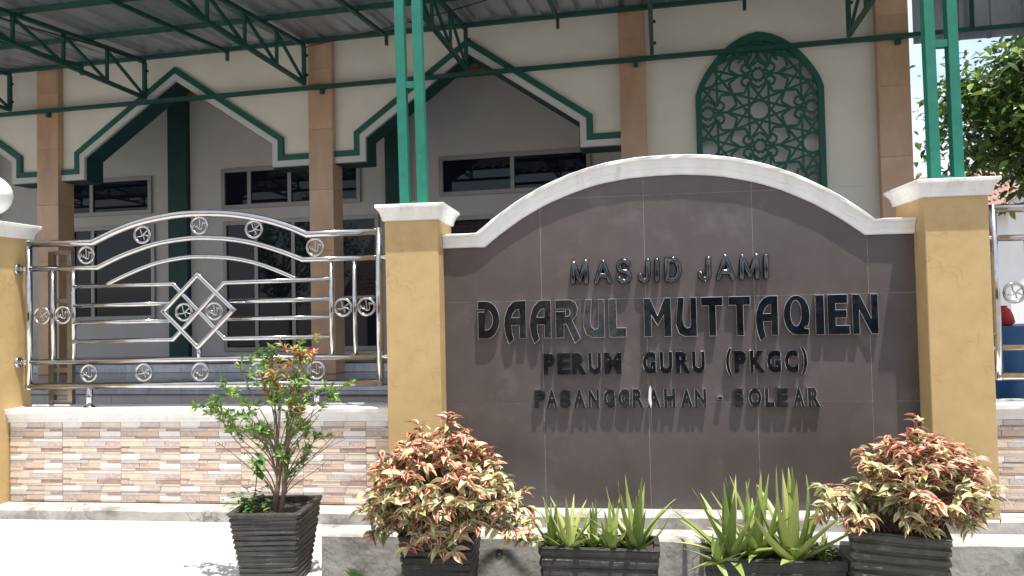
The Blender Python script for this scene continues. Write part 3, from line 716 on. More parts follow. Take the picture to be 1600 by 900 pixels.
mqb(MB().box((-12.5, .265, FL-.0005), (.55, .33, FL+.006)), 'step_nosing', 'maroon')
mqb(MB().box((-12.5, -1.75, .40), (3.42, -1.3015, .764)), 'step', 'step_dark')
mqb(MB().box((-12.5, -1.765, .7645), (3.42, -1.72, .7685)), 'step_nosing', 'maroon')
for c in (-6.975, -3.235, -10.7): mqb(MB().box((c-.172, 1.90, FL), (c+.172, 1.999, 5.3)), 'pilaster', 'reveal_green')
def window(x0, x1, z0, z1, mull, transom=()):
    f = MB(); w_ = .05; y0, y1 = 1.955, 1.999
    f.box((x0-.05, y0, z0-.05), (x0+.012, y1, z1+.05)); f.box((x1-.012, y0, z0-.05), (x1+.05, y1, z1+.05))
    f.box((x0+.013, y0, z1-.012), (x1-.013, y1, z1+.05)); f.box((x0+.013, y0, z0-.05), (x1-.013, y1, z0+.012))
    wo = mqb(f, 'window', 'aluminium'); xs_ = [x0]+list(mull)+[x1]; zs = [z0]+list(transom)+[z1]
    for x in mull: MB().box((x-.03, y0+.004, z0+.013), (x+.03, y1, z1-.013)).build('mullion', 'aluminium', wo)
    for zt in transom:
        for a, b in zip(xs_, xs_[1:]): MB().box((a+.032, y0+.006, zt-.025), (b-.032, y1, zt+.025)).build('transom', 'aluminium', wo)
    rr = random.Random(int(x0*100))
    for a, b in zip(xs_, xs_[1:]):
        for p, q in zip(zs, zs[1:]):
            t1, t2 = rr.uniform(-.006, .006), rr.uniform(-.006, .006)
            MB().add([(a+.005, 1.985+t1, p+.005), (b-.005, 1.985-t1, p+.005), (b-.005, 1.985-t1+t2, q-.005), (a+.005, 1.985+t1+t2, q-.005)], [(0, 1, 2, 3)]).build('pane', 'glass_navy', wo)
window(-9.05, -7.55, 3.34, 3.86, (-8.64,)); window(-6.17, -3.89, 3.34, 3.89, (-5.73, -5.03, -4.42)); window(-2.52, -.33, 3.36, 3.86, (-1.44,))
window(-9.0, -7.5, 1.60, 3.06, (-8.62,)); window(-6.15, -3.60, 1.06, 3.04, (-5.62, -4.98, -4.42), (1.82,)); window(-2.42, -.35, 1.06, 2.95, (-1.40,))
tag(mq, 'cream mosque front with brown columns, pointed green-trimmed arches and lattice window', 'mosque')

# ------------------------------------------------------------------ awning over the forecourt
aw = empty('awning', BO, TB)
def roofz(v): return 5.065+.08*v
VF = lambda u: -(4.18-.0785*u)/.997 if u < 0 else -(4.18-.0785*min(u, 3.0))/.997
NR = 4; PW = 1.0
prof = [(0, 0), (.030, 0), (.050, .035), (.085, .035), (.105, 0), (.25, 0)]
u = -17.0; k = 0
while u < 7.0:
    mb = MB(); pts = []
    for r_ in range(NR):
        for a, h in prof[:-1]: pts.append((u+r_*.25+a, h))
    pts.append((u+1.0+.004, .0)); pts.append((u+1.03, .002))
    dz = .0012*(k % 2)
    vs = []; n = len(pts)
    for v in (.25, -4.12):
        vs += [(x, v, roofz(v)+.028+h+dz) for x, h in pts]
    vs += [(x, y, z+.0006) for x, y, z in vs]
    fs = [(i, i+1, n+i+1, n+i) for i in range(n-1)]+[(2*n+i+1, 2*n+i, 3*n+i, 3*n+i+1) for i in range(n-1)]
    mb.add(vs, fs).build('roof_sheet', 'galvanised', aw); u += PW; k += 1
for v in (-.07, -1.05, -2.06, -3.07, -4.06):
    MB().bar((-17, v, roofz(v)), (7, v, roofz(v)), .045, .05).build('purlin', 'teal_dark', aw)
MB().bar((-17, -.06, 4.462), (7, -.06, 4.462), .05, .05).build('tie_beam', 'teal_dark', aw)
MB().bar((-17, -4.09, 4.50), (7, -4.09, 4.50), .05, .06).build('front_beam', 'teal_dark', aw)
TU = [-16.6, -14.5, -12.4, -10.26, -8.13, -5.998, -3.696, -1.566, .645, 2.767, 4.9]
for tu in TU:
    t = MB(); ztop = lambda v: roofz(v)-.052
    t.bar((tu, -.09, ztop(-.09)), (tu, -4.10, ztop(-4.10)), .045, .045)
    to = t.build('truss', 'teal_dark', aw)
    MB().bar((tu, -.09, 4.512), (tu, -4.10, 4.552), .045, .045).build('bottom_chord', 'teal_dark', to)
    vs_ = [-.10, -.78, -1.46, -2.14, -2.82, -3.5, -4.07]
    for i, v in enumerate(vs_):
        MB().bar((tu, v, 4.53), (tu, v, ztop(v)-.02), .032 if i else .045).build('web_member', 'teal_dark', to)
        if i: MB().bar((tu+.004, v-.02, ztop(v)-.03), (tu+.004, vs_[i-1]-.03, 4.54), .03).build('web_member', 'teal_dark', to)
    for z in (4.62, 4.87): MB().box((tu+.022, -.115, z-.014), (tu+.05, -.085, z+.014)).build('bolt', 'black_rubber', to)
for ru in (-9.2, -6.95, -4.76, -2.575, -.437, 1.678, 3.85):
    rf = MB().bar((ru, -.12, roofz(-.12)-.048), (ru, -4.05, roofz(-4.05)-.048), .04, .04).build('rafter', 'teal_dark', aw)
    MB().box((ru-.018, -.14, roofz(-.12)-.165), (ru+.018, -.105, roofz(-.12)-.03)).build('hook', 'teal_dark', rf)
for c, wd in COLS[1:]: MB().box((c+.02, -.05, 4.385), (c+.07, .02, 4.437)).build('bracket', 'teal_dark', aw)
# upright sheet closing the side beyond the last column
for i in range(5):
    x = 3.46+i*.62; mb = MB(); pts = []
    for r_ in range(2):
        for a, h in ((0, 0), (.10, 0), (.115, .02), (.145, .02), (.16, 0)): pts.append((x+r_*.31+a, h))
    pts.append((x+.62, 0)); n = len(pts)
    vs = [(a, .06+h, 4.40) for a, h in pts]+[(a, .06+h, 5.6) for a, h in pts]
    vs += [(a, b+.001, c) for a, b, c in vs]
    mb.add(vs, [(i_, i_+1, n+i_+1, n+i_) for i_ in range(n-1)]+[(2*n+i_+1, 2*n+i_, 3*n+i_, 3*n+i_+1) for i_ in range(n-1)]).build('side_sheet', 'galvanised', aw)
for x in (4.02,): MB().bar((x, -.02, 4.46), (x, -.02, 5.1), .035).build('web_member', 'teal_dark', aw)
tag(aw, 'corrugated metal awning on green steel trusses before the mosque', 'awning')
cb = empty('power_cable', BO, TB)
pts = []
for i in range(25):
    t = i/24; pts.append((lerp(-3.66, 1.2, t), lerp(-.16, -2.6, t), lerp(4.955, 4.70, t)-.16*math.sin(math.pi*t)*.6))
MB().tube(pts, .006, 6).build('cable', 'black_rubber', cb)
MB().tube([(-5.95, -.16, 4.94)]+[(lerp(-5.95, -6.05, t), lerp(-.16, -4.0, t), lerp(4.95, 4.62, t)+.02*math.sin(9*t)) for t in [i/14 for i in range(1, 15)]], .008, 6).build('cable', 'black_rubber', cb)
tag(cb, 'thin black cable strung along the awning rafters', 'cable')

# ------------------------------------------------------------------ leaves
def leaf_mesh(name, mat, L, W, curl, fold, rnd, n=4, droop=0.0):
    vs = []; uv = []; fs = []
    for i in range(n+1):
        t = i/n; wv = W*.5*(math.sin(math.pi*min(1, t*.93+.07)**.85))*(1 if i < n else .0)+.0004
        ang = curl*t; x = L*(math.sin(ang)/curl if abs(curl) > 1e-3 else t); z = -L*(1-math.cos(ang))/curl if abs(curl) > 1e-3 else 0
        for s in (-1, 0, 1):
            vs.append((x, s*wv, z+abs(s)*wv*fold)); uv.append((.5+.5*s, t))
    for i in range(n):
        for s in (0, 1):
            a = i*3+s; fs.append((a, a+1, a+4, a+3))
    me = bpy.data.meshes.new(name); me.from_pydata(vs, [], fs)
    me.materials.append(MATS[mat]); l = me.uv_layers.new(name='UVMap')
    for lp in me.loops: l.data[lp.index].uv = uv[lp.vertex_index]
    at = me.attributes.new('rnd', 'FLOAT', 'POINT'); at.data.foreach_set('value', [rnd]*len(vs))
    me.polygons.foreach_set('use_smooth', [True]*len(fs)); me.update(); return me
def aloe_mesh(L, W, curl, rnd):
    vs = []; fs = []; n = 7
    for i in range(n+1):
        t = i/n; wd = W*.5*(1-t**1.6)*(1+.15*math.sin(t*3))+.0006; th = W*.22*(1-t)+.0008
        ang = curl*t; x = L*(math.sin(ang)/curl if abs(curl) > 1e-3 else t); z = (L*(1-math.cos(ang))/curl if abs(curl) > 1e-3 else 0)
        tooth = 1.07 if i % 2 else 1.0
        vs += [(x, -wd*tooth, z+th*.8), (x, 0, z+th*.15), (x, wd*tooth, z+th*.8), (x, wd*.5, z-th), (x, -wd*.5, z-th)]
    for i in range(n):
        for j in range(5): fs.append((i*5+j, i*5+(j+1) % 5, i*5+5+(j+1) % 5, i*5+5+j))
    fs.append((0, 4, 3, 2, 1)); fs.append(tuple(n*5+j for j in range(5)))
    me = bpy.data.meshes.new('leaf'); me.from_pydata(vs, [], fs); me.materials.append(MATS['leaf_aloe'])
    me.uv_layers.new(name='UVMap')
    at = me.attributes.new('rnd', 'FLOAT', 'POINT'); at.data.foreach_set('value', [min(rnd*.85, .85)]*(len(vs)-5)+[1.0]*5); me.update(); return me
def frame(p, d, up=(0, 0, 1), roll=0.0, s=1.0):
    """matrix with local x along d and local z as near up as can be"""
    x = Vector(d).normalized(); u = Vector(up)
    if abs(x.dot(u)) > .97: u = Vector((0, -1, .2))
    y = u.cross(x).normalized(); z = x.cross(y)
    m = Matrix(((x.x, y.x, z.x, p[0]), (x.y, y.y, z.y, p[1]), (x.z, y.z, z.z, p[2]), (0, 0, 0, 1)))
    return m @ Matrix.Rotation(roll, 4, 'X') @ Matrix.Diagonal((s, s, s, 1))
def join_leaves(name, pl, parent):
    V, Fc, U, A = [], [], [], []; k = 0; cache = {}
    for M, me in pl:
        if me.name not in cache:
            n = len(me.vertices); co = np.empty(n*3); me.vertices.foreach_get('co', co)
            uvs = np.empty(len(me.loops)*2); me.uv_layers[0].data.foreach_get('uv', uvs)
            fs = np.array([p.vertices[:] for p in me.polygons]); rv = np.empty(n); me.attributes['rnd'].data.foreach_get('value', rv)
            cache[me.name] = (co.reshape(-1, 3), fs, uvs, rv)
        co, fs, uvs, rv = cache[me.name]; m = np.array(M)
        V.append(co@m[:3, :3].T+m[:3, 3]); Fc.append(fs+k); U.append(uvs); A.append(rv); k += len(co)
    V = np.concatenate(V); Fc = np.concatenate(Fc); nf = len(Fc)
    me = bpy.data.meshes.new(name); me.vertices.add(len(V)); me.vertices.foreach_set('co', V.ravel())
    me.loops.add(nf*4); me.loops.foreach_set('vertex_index', Fc.ravel().astype(np.int32))
    me.polygons.add(nf); me.polygons.foreach_set('loop_start', np.arange(0, nf*4, 4, dtype=np.int32))
    me.update(calc_edges=True); me.materials.append(pl[0][1].materials[0])
    l = me.uv_layers.new(name='UVMap'); l.data.foreach_set('uv', np.concatenate(U))
    at = me.attributes.new('rnd', 'FLOAT', 'POINT'); at.data.foreach_set('value', np.concatenate(A))
    me.polygons.foreach_set('use_smooth', [True]*nf); me.validate(); me.update()
    o = obj(name, me, parent); o['kind'] = 'stuff'; return o
def place_leaves(pl, parent, limit=290):
    org = Vector(parent.location); inv = Matrix.Translation(-org)
    pl = sorted(pl, key=lambda q: (q[0].translation-EYE).length)
    for M, me in pl[:limit]:
        o = obj('leaf', me, parent); o.matrix_local = inv@M
    if len(pl) > limit: join_leaves('foliage', [(inv@M, me) for M, me in pl[limit:]], parent)

# ------------------------------------------------------------------ pots
def pot(name, cx, cy, zb, zt, wt, wb, rz, mat, label, dt=None, nrib=12, amp=.0035, soil_drop=.03, group=None):
    e = empty(name, (cx, cy, zb), rz); dt = dt or wt; rings = []; h = zt-zb; rr = random.Random(int(cx*99))
    prof = []
    for i in range(nrib):
        a = i/nrib
        prof += [(a+.12/nrib, -amp), (a+.30/nrib, amp*.6), (a+.55/nrib, amp), (a+.85/nrib, amp*.5), (a+.97/nrib, -amp)]
    def ring(hw, hd, z, j=0.0):
        c = .012; pts = [(-hw+c, -hd), (0, -hd-.002), (hw-c, -hd), (hw, -hd+c), (hw+.002, 0), (hw, hd-c), (hw-c, hd), (0, hd), (-hw+c, hd), (-hw, hd-c), (-hw-.002, 0), (-hw, -hd+c)]
        return [(x+rr.uniform(-j, j), y+rr.uniform(-j, j), z+rr.uniform(-j, j)) for x, y in pts]
    for a, o in prof:
        hw = lerp(wb, wt, a)/2+o; hd = lerp(wb, wt, a)/2*dt/wt+o; rings.append(ring(hw, hd, a*h, .003))
    rings.append(ring(wt/2+.006, dt/2+.006, h-.004)); rings.append(ring(wt/2+.004, dt/2+.004, h)); rings.append(ring(wt/2-.022, dt/2-.022, h))
    rings.append(ring(wt/2-.026, dt/2-.026, h-soil_drop-.03))
    MB().rings(rings, capt=False).build('shell', mat, e)
    nx = 9; vs = []; hw = wt/2-.024; hd = dt/2-.024
    for i in range(nx):
        for j in range(nx): vs.append((lerp(-hw, hw, i/(nx-1)), lerp(-hd, hd, j/(nx-1)), h-soil_drop+rr.uniform(-.008, .008)))
    MB().add(vs, [(i*nx+j, (i+1)*nx+j, (i+1)*nx+j+1, i*nx+j+1) for i in range(nx-1) for j in range(nx-1)]).build('soil', 'soil', e)
    tag(e, label, 'planter' if dt != wt else 'pot', group)
    return e
pot('plant_pot', -1.565, -1.035, .341, .692, .335, .245, R(4), 'pot_dark', 'dark ribbed square pot holding the sparse shrub with orange tips', nrib=14, amp=.0026)
pot('plant_pot', -.855, -.64, .0, .485, .37, .29, R(2), 'pot_dark', 'dark square pot under the red and cream bush beside the drain', nrib=14)
pot('plant_pot', 1.385, -.60, .0, .520, .42, .345, R(-17), 'pot_olive', 'olive grey ribbed pot under the bush by the right pillar', nrib=11, amp=.007)
pot('trough_planter', -.05, -.545, .0, .388, .60, .54, R(-2), 'pot_dark', 'long dark trough planter holding the shorter narrow-leaved aloes', dt=.24, nrib=7, amp=.004)
pot('trough_planter', .815, -.545, .0, .350, .66, .60, R(-1), 'pot_dark', 'long dark trough planter holding the taller broad-leaved aloes', dt=.26, nrib=6, amp=.004)

# ------------------------------------------------------------------ variegated bushes
LV = [leaf_mesh('leaf', 'leaf_variegated', .068, .025, c, f, r) for c, f, r in
      [(1.0, .5, .05), (1.4, .6, .18), (.7, .4, .28), (1.2, .7, .36), (.9, .5, .44), (1.5, .5, .50), (.6, .6, .58), (1.1, .4, .66), (1.3, .6, .74), (1.0, .5, .84), (.8, .7, .94)]]
def variegated(base, shoots, label, seed, tops, zred, nl=(9, 14)):
    rr = random.Random(seed); e = empty('bush', base); tw = MB(); pl = []
    b = Vector(base)
    for tip in shoots:
        tip = Vector(tip); mid = b.lerp(tip, .55)+Vector((0, 0, .05+.25*(tip-b).length*.3))
        pts = [b+Vector((rr.uniform(-.05, .05), rr.uniform(-.05, .05), -.03)), mid, tip]
        tw.tube([p-b for p in smooth_curve([tuple(p) for p in pts], 4) and [Vector(q) for q in smooth_curve([tuple(p) for p in pts], 4)]], [.005-.0035*i/8 for i in range(9)], 5)
        axis = (tip-mid).normalized(); red = tip.z > zred-rr.random()*.12
        n = rr.randint(*nl)
        for i in range(n):
            az = i*2.399+rr.random(); back = rr.uniform(0, .11) if i > 3 else rr.uniform(0, .03)
            p = tip-axis*back
            d = Vector((math.cos(az), math.sin(az), rr.uniform(-.35, .8) if back < .04 else rr.uniform(-.9, .35)))+axis*rr.uniform(.1, .6)
            if red and back < .05: k = rr.choice([3, 5, 7, 8, 8, 9, 9, 10])
            else: k = rr.choice([0, 0, 1, 1, 2, 3, 3, 4, 4, 5, 6, 6, 7, 8, 9])
            pl.append((frame(p, d, (0, 0, 1), rr.uniform(-1.0, 1.0), rr.uniform(.42, 1.35)), LV[k]))
    tw.build('stems', 'twig', e)
    place_leaves(pl, e); tag(e, label, 'bush', 'red and cream variegated bushes'); return e
def dome(c, rx, ry, rz, n, seed, zmin=-.4, extra=()):
    rr = random.Random(seed); out = []
    while len(out) < n:
        v = Vector((rr.gauss(0, 1), rr.gauss(0, 1), rr.gauss(0, 1))).normalized()
        if v.z < zmin: continue
        q = rr.uniform(.55, 1.0)**.6
        out.append((c[0]+v.x*rx*q, c[1]+v.y*ry*q, c[2]+v.z*rz*q))
    return out+list(extra)
sh = dome((-.86, -.72, .69), .37, .33, .32, 290, 21, -.6, [(-.79, -.75, 1.08), (-.78, -.74, 1.05), (-.70, -.70, .99), (-.95, -.72, 1.02), (-1.18, -.7, .80), (-1.22, -.72, .66), (-1.25, -.75, .58)])
rr = random.Random(3)
sh += [(-.52+rr.uniform(-.14, .14), -.80+rr.uniform(-.1, .1), .60+rr.uniform(-.10, .08)) for _ in range(22)]
sh += [(-.40+rr.uniform(-.06, .06), -.82+rr.uniform(-.06, .06), .51+rr.uniform(-.06, .06)) for _ in range(7)]
sh += [(-1.12+rr.uniform(-.08, .08), -.80, .52+rr.uniform(-.06, .06)) for _ in range(9)]
sh += [(-.80+rr.uniform(-.16, .16), -.93, .45+rr.uniform(-.03, .05)) for _ in range(5)]
variegated((-.855, -.64, .455), sh, 'red and cream variegated bush before the pillar by the steel panel', 31, 0, .86)
rr = random.Random(5)
sh = dome((1.48, -.66, .72), .31, .28, .23, 160, 22, -.5, [(1.50, -.62, 1.02), (1.46, -.65, .97), (1.33, -.66, .93), (1.20, -.66, .89), (1.62, -.62, .93), (1.70, -.62, .90)])
sh += [(1.10+rr.uniform(-.11, .11), -.72+rr.uniform(-.1, .1), .63+rr.uniform(-.09, .10)) for _ in range(20)]
sh += [(1.72+rr.uniform(-.10, .08), -.66+rr.uniform(-.1, .1), .62+rr.uniform(-.10, .10)) for _ in range(20)]
sh += [(1.45+rr.uniform(-.18, .18), -.86, .56+rr.uniform(-.03, .05)) for _ in range(6)]
variegated((1.373, -.60, .49), sh, 'red and cream variegated bush before the pillar by the blue stall', 32, 0, .86)

# ------------------------------------------------------------------ sparse shrub in the left pot
LS = [leaf_mesh('leaf', 'leaf_shrub', .038, .0125, c, .4, r, 3) for c, r in [(.3, .1), (.5, .3), (.2, .45), (.6, .55), (.3, .65), (.4, .72), (.3, .80), (.5, .88), (.4, .96), (.6, 1.0)]]
e = empty('shrub', (-1.565, -1.035, .66)); b0 = Vector((-1.565, -1.035, .66)); rr = random.Random(12); tw = MB(); pl = []
def whorl(tip, axis, n, ks, s=1.0):
    for i in range(n):
        az = i*2.399+rr.random()*.5; side = axis.orthogonal().normalized(); side.rotate(Quaternion(axis, az))
        d = side+axis*rr.uniform(.1, 1.4)
        pl.append((frame(tip-axis*rr.uniform(0, .045), d, axis, rr.uniform(-.4, .4), s*rr.uniform(.7, 1.2)), LS[rr.choice(ks)]))
GR = [0, 1, 1, 2, 2, 3, 3, 4]; OR = [4, 5, 5, 6, 6, 7, 7, 8, 9]
# tips traced as a loose, leaning crown; (x, y, z, leaves, palette)
tips = []
for x, z, k in [(-1.86, 1.17, 0), (-1.80, 1.14, 0), (-1.78, 1.10, 0), (-1.74, 1.19, 0), (-1.70, 1.27, 0), (-1.72, 1.07, 0), (-1.66, 1.13, 0), (-1.66, 1.00, 0), (-1.60, 1.36, 2), (-1.63, 1.41, 0), (-1.58, 1.45, 0),
                (-1.56, 1.38, 2), (-1.53, 1.33, 2), (-1.60, 1.26, 2), (-1.52, 1.28, 2), (-1.47, 1.40, 2), (-1.43, 1.44, 2), (-1.41, 1.49, 2), (-1.40, 1.42, 2), (-1.47, 1.48, 0), (-1.36, 1.24, 0), (-1.30, 1.22, 0), (-1.27, 1.25, 0),
                (-1.42, 1.28, 0), (-1.46, 1.20, 0), (-1.50, 1.14, 0), (-1.55, 1.18, 0), (-1.58, 1.08, 0), (-1.53, 1.02, 0), (-1.46, 1.06, 0), (-1.42, 1.10, 0), (-1.38, 1.02, 0), (-1.35, .97, 1), (-1.50, .94, 0), (-1.58, .96, 0),
                (-1.60, .90, 0), (-1.45, .92, 0), (-1.40, 1.17, 2), (-1.65, 1.20, 0), (-1.62, 1.05, 0), (-1.48, .86, 0), (-1.34, 1.12, 1), (-1.28, 1.02, 1), (-1.22, 1.00, 1), (-1.20, 1.06, 1), (-1.26, .93, 1), (-1.80, .98, 1), (-1.72, .92, 1), (-1.52, 1.22, 2), (-1.49, 1.33, 2), (-1.68, 1.36, 0), (-1.55, 1.30, 0)]:
    if x < -1.565: x = -1.565+(x+1.565)*1.42
    elif k != 1: x = -1.565+(x+1.565)*1.12
    tips.append((Vector((x, -1.035+rr.uniform(-.13, .13), z)), k))
for tip, k in tips:
    hk = rr.choice((.06, .14, .22, .30)) if tip.z > 1.05 else rr.choice((.03, .08, .14)); hk = min(hk, (tip.z-b0.z)*.5)
    st = b0+(Vector((.015*hk/.3, 0, hk)) if tip.x < -1.5 else Vector((.03+.11*hk, -.012, hk))); h = tip.z-st.z
    p1 = st+Vector(((tip.x-st.x)*.15, (tip.y-st.y)*.2, h*.32)); p2 = st.lerp(tip, .66)+Vector((rr.uniform(-.02, .02), rr.uniform(-.02, .02), .02))
    cv = [Vector(q)-b0 for q in smooth_curve([tuple(st), tuple(p1), tuple(p2), tuple(tip)], 4)]
    tw.tube(cv, [lerp(.0036, .0013, i/(len(cv)-1)) for i in range(len(cv))], 5)
    ax = (tip-p2).normalized()
    if k != 1:
        for q in range(3):
            t0 = p2.lerp(tip, rr.uniform(.1, .9)); t1 = t0+Vector((rr.uniform(-.075, .075), rr.uniform(-.06, .06), rr.uniform(.01, .07)))
            tw.tube([t0-b0, t1-b0], [.0016, .0011], 4); whorl(t1, (t1-t0).normalized(), rr.randint(8, 12), GR if (k == 0 or rr.random() < .35) else OR, .9)
    if k == 0: whorl(tip, ax, rr.randint(13, 18), GR)
    elif k == 2: whorl(tip, ax, rr.randint(12, 17), OR)
    elif rr.random() < .5: whorl(tip, ax, 3, [7, 8, 9], .6)
    if k != 1 and rr.random() < .8: whorl(p2.lerp(tip, rr.uniform(.2, .6)), ax, rr.randint(8, 12), GR, .9)
tw.tube([(-.01, 0, -.05), (0, 0, .08), (.02, .01, .22), (.01, 0, .34)], [.017, .014, .010, .006], 8)
tw.tube([(.02, -.02, -.05), (.05, -.02, .12), (.07, 0, .30)], [.013, .010, .005], 8)
tw.build('stems', 'bark', e); place_leaves(pl, e)
tag(e, 'sparse green shrub with orange tips in the dark pot before the tiled wall', 'shrub')
# weeds at the pot's left corner
LW = [leaf_mesh('leaf', 'leaf_weed', .030, .016, c, .3, r, 3) for c, r in [(.5, .1), (.8, .5), (.3, .9)]]
e = empty('weeds', (-1.68, -1.10, .66)); pl = []; rr = random.Random(77)
for i in range(150):
    p = Vector((-1.68+rr.gauss(0, .045), -1.10+rr.gauss(0, .03), .68+abs(rr.gauss(0, .06)))); az = rr.random()*6.28
    pl.append((frame(p, (math.cos(az), math.sin(az), rr.uniform(-.2, .7)), (0, 0, 1), 0, rr.uniform(.6, 1.3)), rr.choice(LW)))
for i in range(4): pl.append((frame((-1.60+rr.uniform(-.05, .05), -1.12, .86+.03*i), (rr.uniform(-1, 1), -.5, -.2), (0, 0, 1), 0, 2.4), LW[0]))
MB().tube([(0, 0, -.02), (.04, 0, .1), (.07, -.02, .26)], .003, 5).build('stem', 'leaf_weed' if False else 'twig', e)
place_leaves(pl, e, 120); tag(e, 'low light green weeds crowding the corner of the shrub pot', 'weeds')
for cx, cy, z, sp, lab, sd in ((-.12, -.55, .362, .10, 'tiny green weeds among the shorter narrow-leaved aloes', 5), (1.03, -.57, .325, .045, 'grassy weeds at the trough end beside the red bush', 6)):
    e = empty('weeds', (cx, cy, z)); pl = []; rr = random.Random(sd)
    for i in range(130):
        p = Vector((cx+rr.gauss(0, sp), cy+rr.gauss(0, .04), z+abs(rr.gauss(0, .035)))); az = rr.random()*6.28
        pl.append((frame(p, (math.cos(az), math.sin(az), rr.uniform(-.1, 1.2)), (0, 0, 1), 0, rr.uniform(.5, 1.1)), rr.choice(LW)))
    place_leaves(pl, e, 60); tag(e, lab, 'weeds')
# small fern at the foot of the drainage ledge
e = empty('fern', (-1.36, -.40, 0)); rr = random.Random(6); pl = []
LF = leaf_mesh('leaf', 'leaf_weed', .045, .007, .5, .3, .4, 3)
for i in range(9):
    az = rr.uniform(-1.2, .4); L_ = rr.uniform(.14, .24)
    for j in range(12):
        t = j/12; p = Vector((-1.36+math.sin(az)*L_*t*.5, -.40-.04*t, .02+L_*t*(1.25-.5*t)))
        for s in (-1, 1): pl.append((frame(p, (s, -.2, .5), (0, -1, 0), 0, 1.1-t*.8), LF))
place_leaves(pl, e, 60); tag(e, 'small green fern at the foot of the concrete ledge', 'fern')

# ------------------------------------------------------------------ aloes
AL = {}
def aloe(cx, cy, z, leaves, label):
    e = empty('aloe', (cx, cy, z))
    for L_, W_, az, el, curl, rv in leaves:
        key = (round(L_, 2), round(W_, 3), round(curl, 1), round(rv, 1))
        if key not in AL: AL[key] = aloe_mesh(*key)
        a, s = R(az), R(el); d = Vector((math.cos(a)*math.cos(s), math.sin(a)*math.cos(s), math.sin(s)))
        o = obj('leaf', AL[key], e)
        o.matrix_local = frame((d.x*.008, d.y*.008, 0), d, (-d.x*.3, -d.y*.3, 1) if el < 80 else (0, 1, 0))
    tag(e, label, 'aloe', 'aloes in the trough planters')
def rosette_leaves(n, Lr, W_, elr, seed):
    r_ = random.Random(seed); out = []
    for i in range(n):
        t = i/max(n-1, 1); el = lerp(elr[1], elr[0], t)+r_.uniform(-6, 6)
        out.append((lerp(Lr[1], Lr[0], t*.6)+r_.uniform(-.03, .03), W_*r_.uniform(.85, 1.15), i*137.5+r_.uniform(-15, 15), min(el, 88), r_.choice((-.5, -.2, .1, .4, .7)), r_.random()))
    return out
zA = .355
for i, (dx, dy, n, Lr, W_, elr, lab) in enumerate([
        (-.24, 0, 11, (.15, .24), .028, (25, 84), 'small aloe at the end of its trough nearest the drain pipe'),
        (-.15, -.03, 13, (.18, .31), .032, (30, 86), 'narrow aloe second from the drain end of its trough'),
        (-.03, .02, 10, (.14, .25), .028, (35, 86), 'thin upright aloe at the middle of the shorter-leaved trough'),
        (.06, -.03, 11, (.15, .27), .030, (30, 85), 'narrow aloe beside the tall clump in the shorter-leaved trough'),
        (.19, 0, 18, (.20, .38), .036, (18, 86), 'tallest aloe clump in the trough of shorter aloes')]):
    aloe(-.05+dx, -.56+dy, zA, rosette_leaves(n, Lr, W_, elr, 40+i), lab)
zB = .318
for i, (dx, dy, n, Lr, W_, elr, lab) in enumerate([
        (-.20, .0, 16, (.26, .42), .046, (20, 84), 'broad aloe above the pup that hangs over the trough end'),
        (-.06, .04, 16, (.26, .43), .046, (25, 85), 'broad aloe between the two largest rosettes of its trough'),
        (.10, -.02, 17, (.28, .48), .056, (18, 87), 'tallest broad toothed aloe of the taller-leaved trough'),
        (.25, .02, 7, (.10, .18), .018, (30, 80), 'thin small aloe at the trough end by the red bush')]):
    aloe(.80+dx, -.56+dy, zB, rosette_leaves(n, Lr, W_, elr, 60+i), lab)
aloe(.525, -.66, .335, rosette_leaves(11, (.10, .17), .034, (-25, 75), 71), 'pale aloe pup hanging over the rim of its trough')

# ------------------------------------------------------------------ tree beyond the right pillar
def tree(base, h, crown, nleaf, label, seed, lsize=.16, limit=200, nlimb=9, cl=26, name='tree'):
    rr = random.Random(seed); e = empty(name, base); tw = MB(); pl = []
    LT = [leaf_mesh('leaf', 'leaf_tree', lsize, lsize*.45, c, .3, r, 3) for c, r in [(.4, 0), (.7, .25), (.5, .45), (.8, .6), (.5, .8), (.6, 1.0)]]
    tw.tube([(0, 0, -.05), (.05, 0, h*.35), (-.03, .05, h*.62)], [.16, .12, .09], 9)
    b = Vector(base); c = Vector(crown[:3]); rad = Vector(crown[3:])
    for i in range(nlimb*cl):
        v = Vector((rr.gauss(0, 1), rr.gauss(0, 1), rr.gauss(0, 1))).normalized()*rr.uniform(.45, 1.0)
        q = Vector((c.x+v.x*rad.x, c.y+v.y*rad.y, c.z+v.z*rad.z))
        if i < nlimb*4:
            st = Vector((0, 0, h*rr.uniform(.35, .6))); loc = q-b
            tw.tube([st, st.lerp(loc, .5)+Vector((0, 0, .15)), loc], [.05, .03, .008], 5)
        for j in range(nleaf//(nlimb*cl)):
            p = q+Vector((rr.gauss(0, .20), rr.gauss(0, .20), rr.gauss(0, .16))); az = rr.random()*6.28
            pl.append((frame(p, (math.cos(az), math.sin(az), rr.uniform(-.9, .3)), (rr.uniform(-.3, .3), rr.uniform(-.3, .3), 1), rr.uniform(-.6, .6), rr.uniform(.7, 1.2)), rr.choice(LT)))
    tw.build('trunk', 'bark', e)
    org = Matrix.Translation(-b)
    pl = sorted(pl, key=lambda q: (q[0].translation-EYE).length)
    for M, me in pl[:limit]: o = obj('leaf', me, e); o.matrix_local = org@M
    join_leaves('crown', [(org@M, me) for M, me in pl[limit:]], e)
    tag(e, label, 'tree'); return e
tree((6.7, 6.8, 0), 4.5, (6.55, 6.7, 4.15, 1.55, 1.4, 1.35), 9400, 'leafy green tree with glossy leaves behind the right awning post', 91)

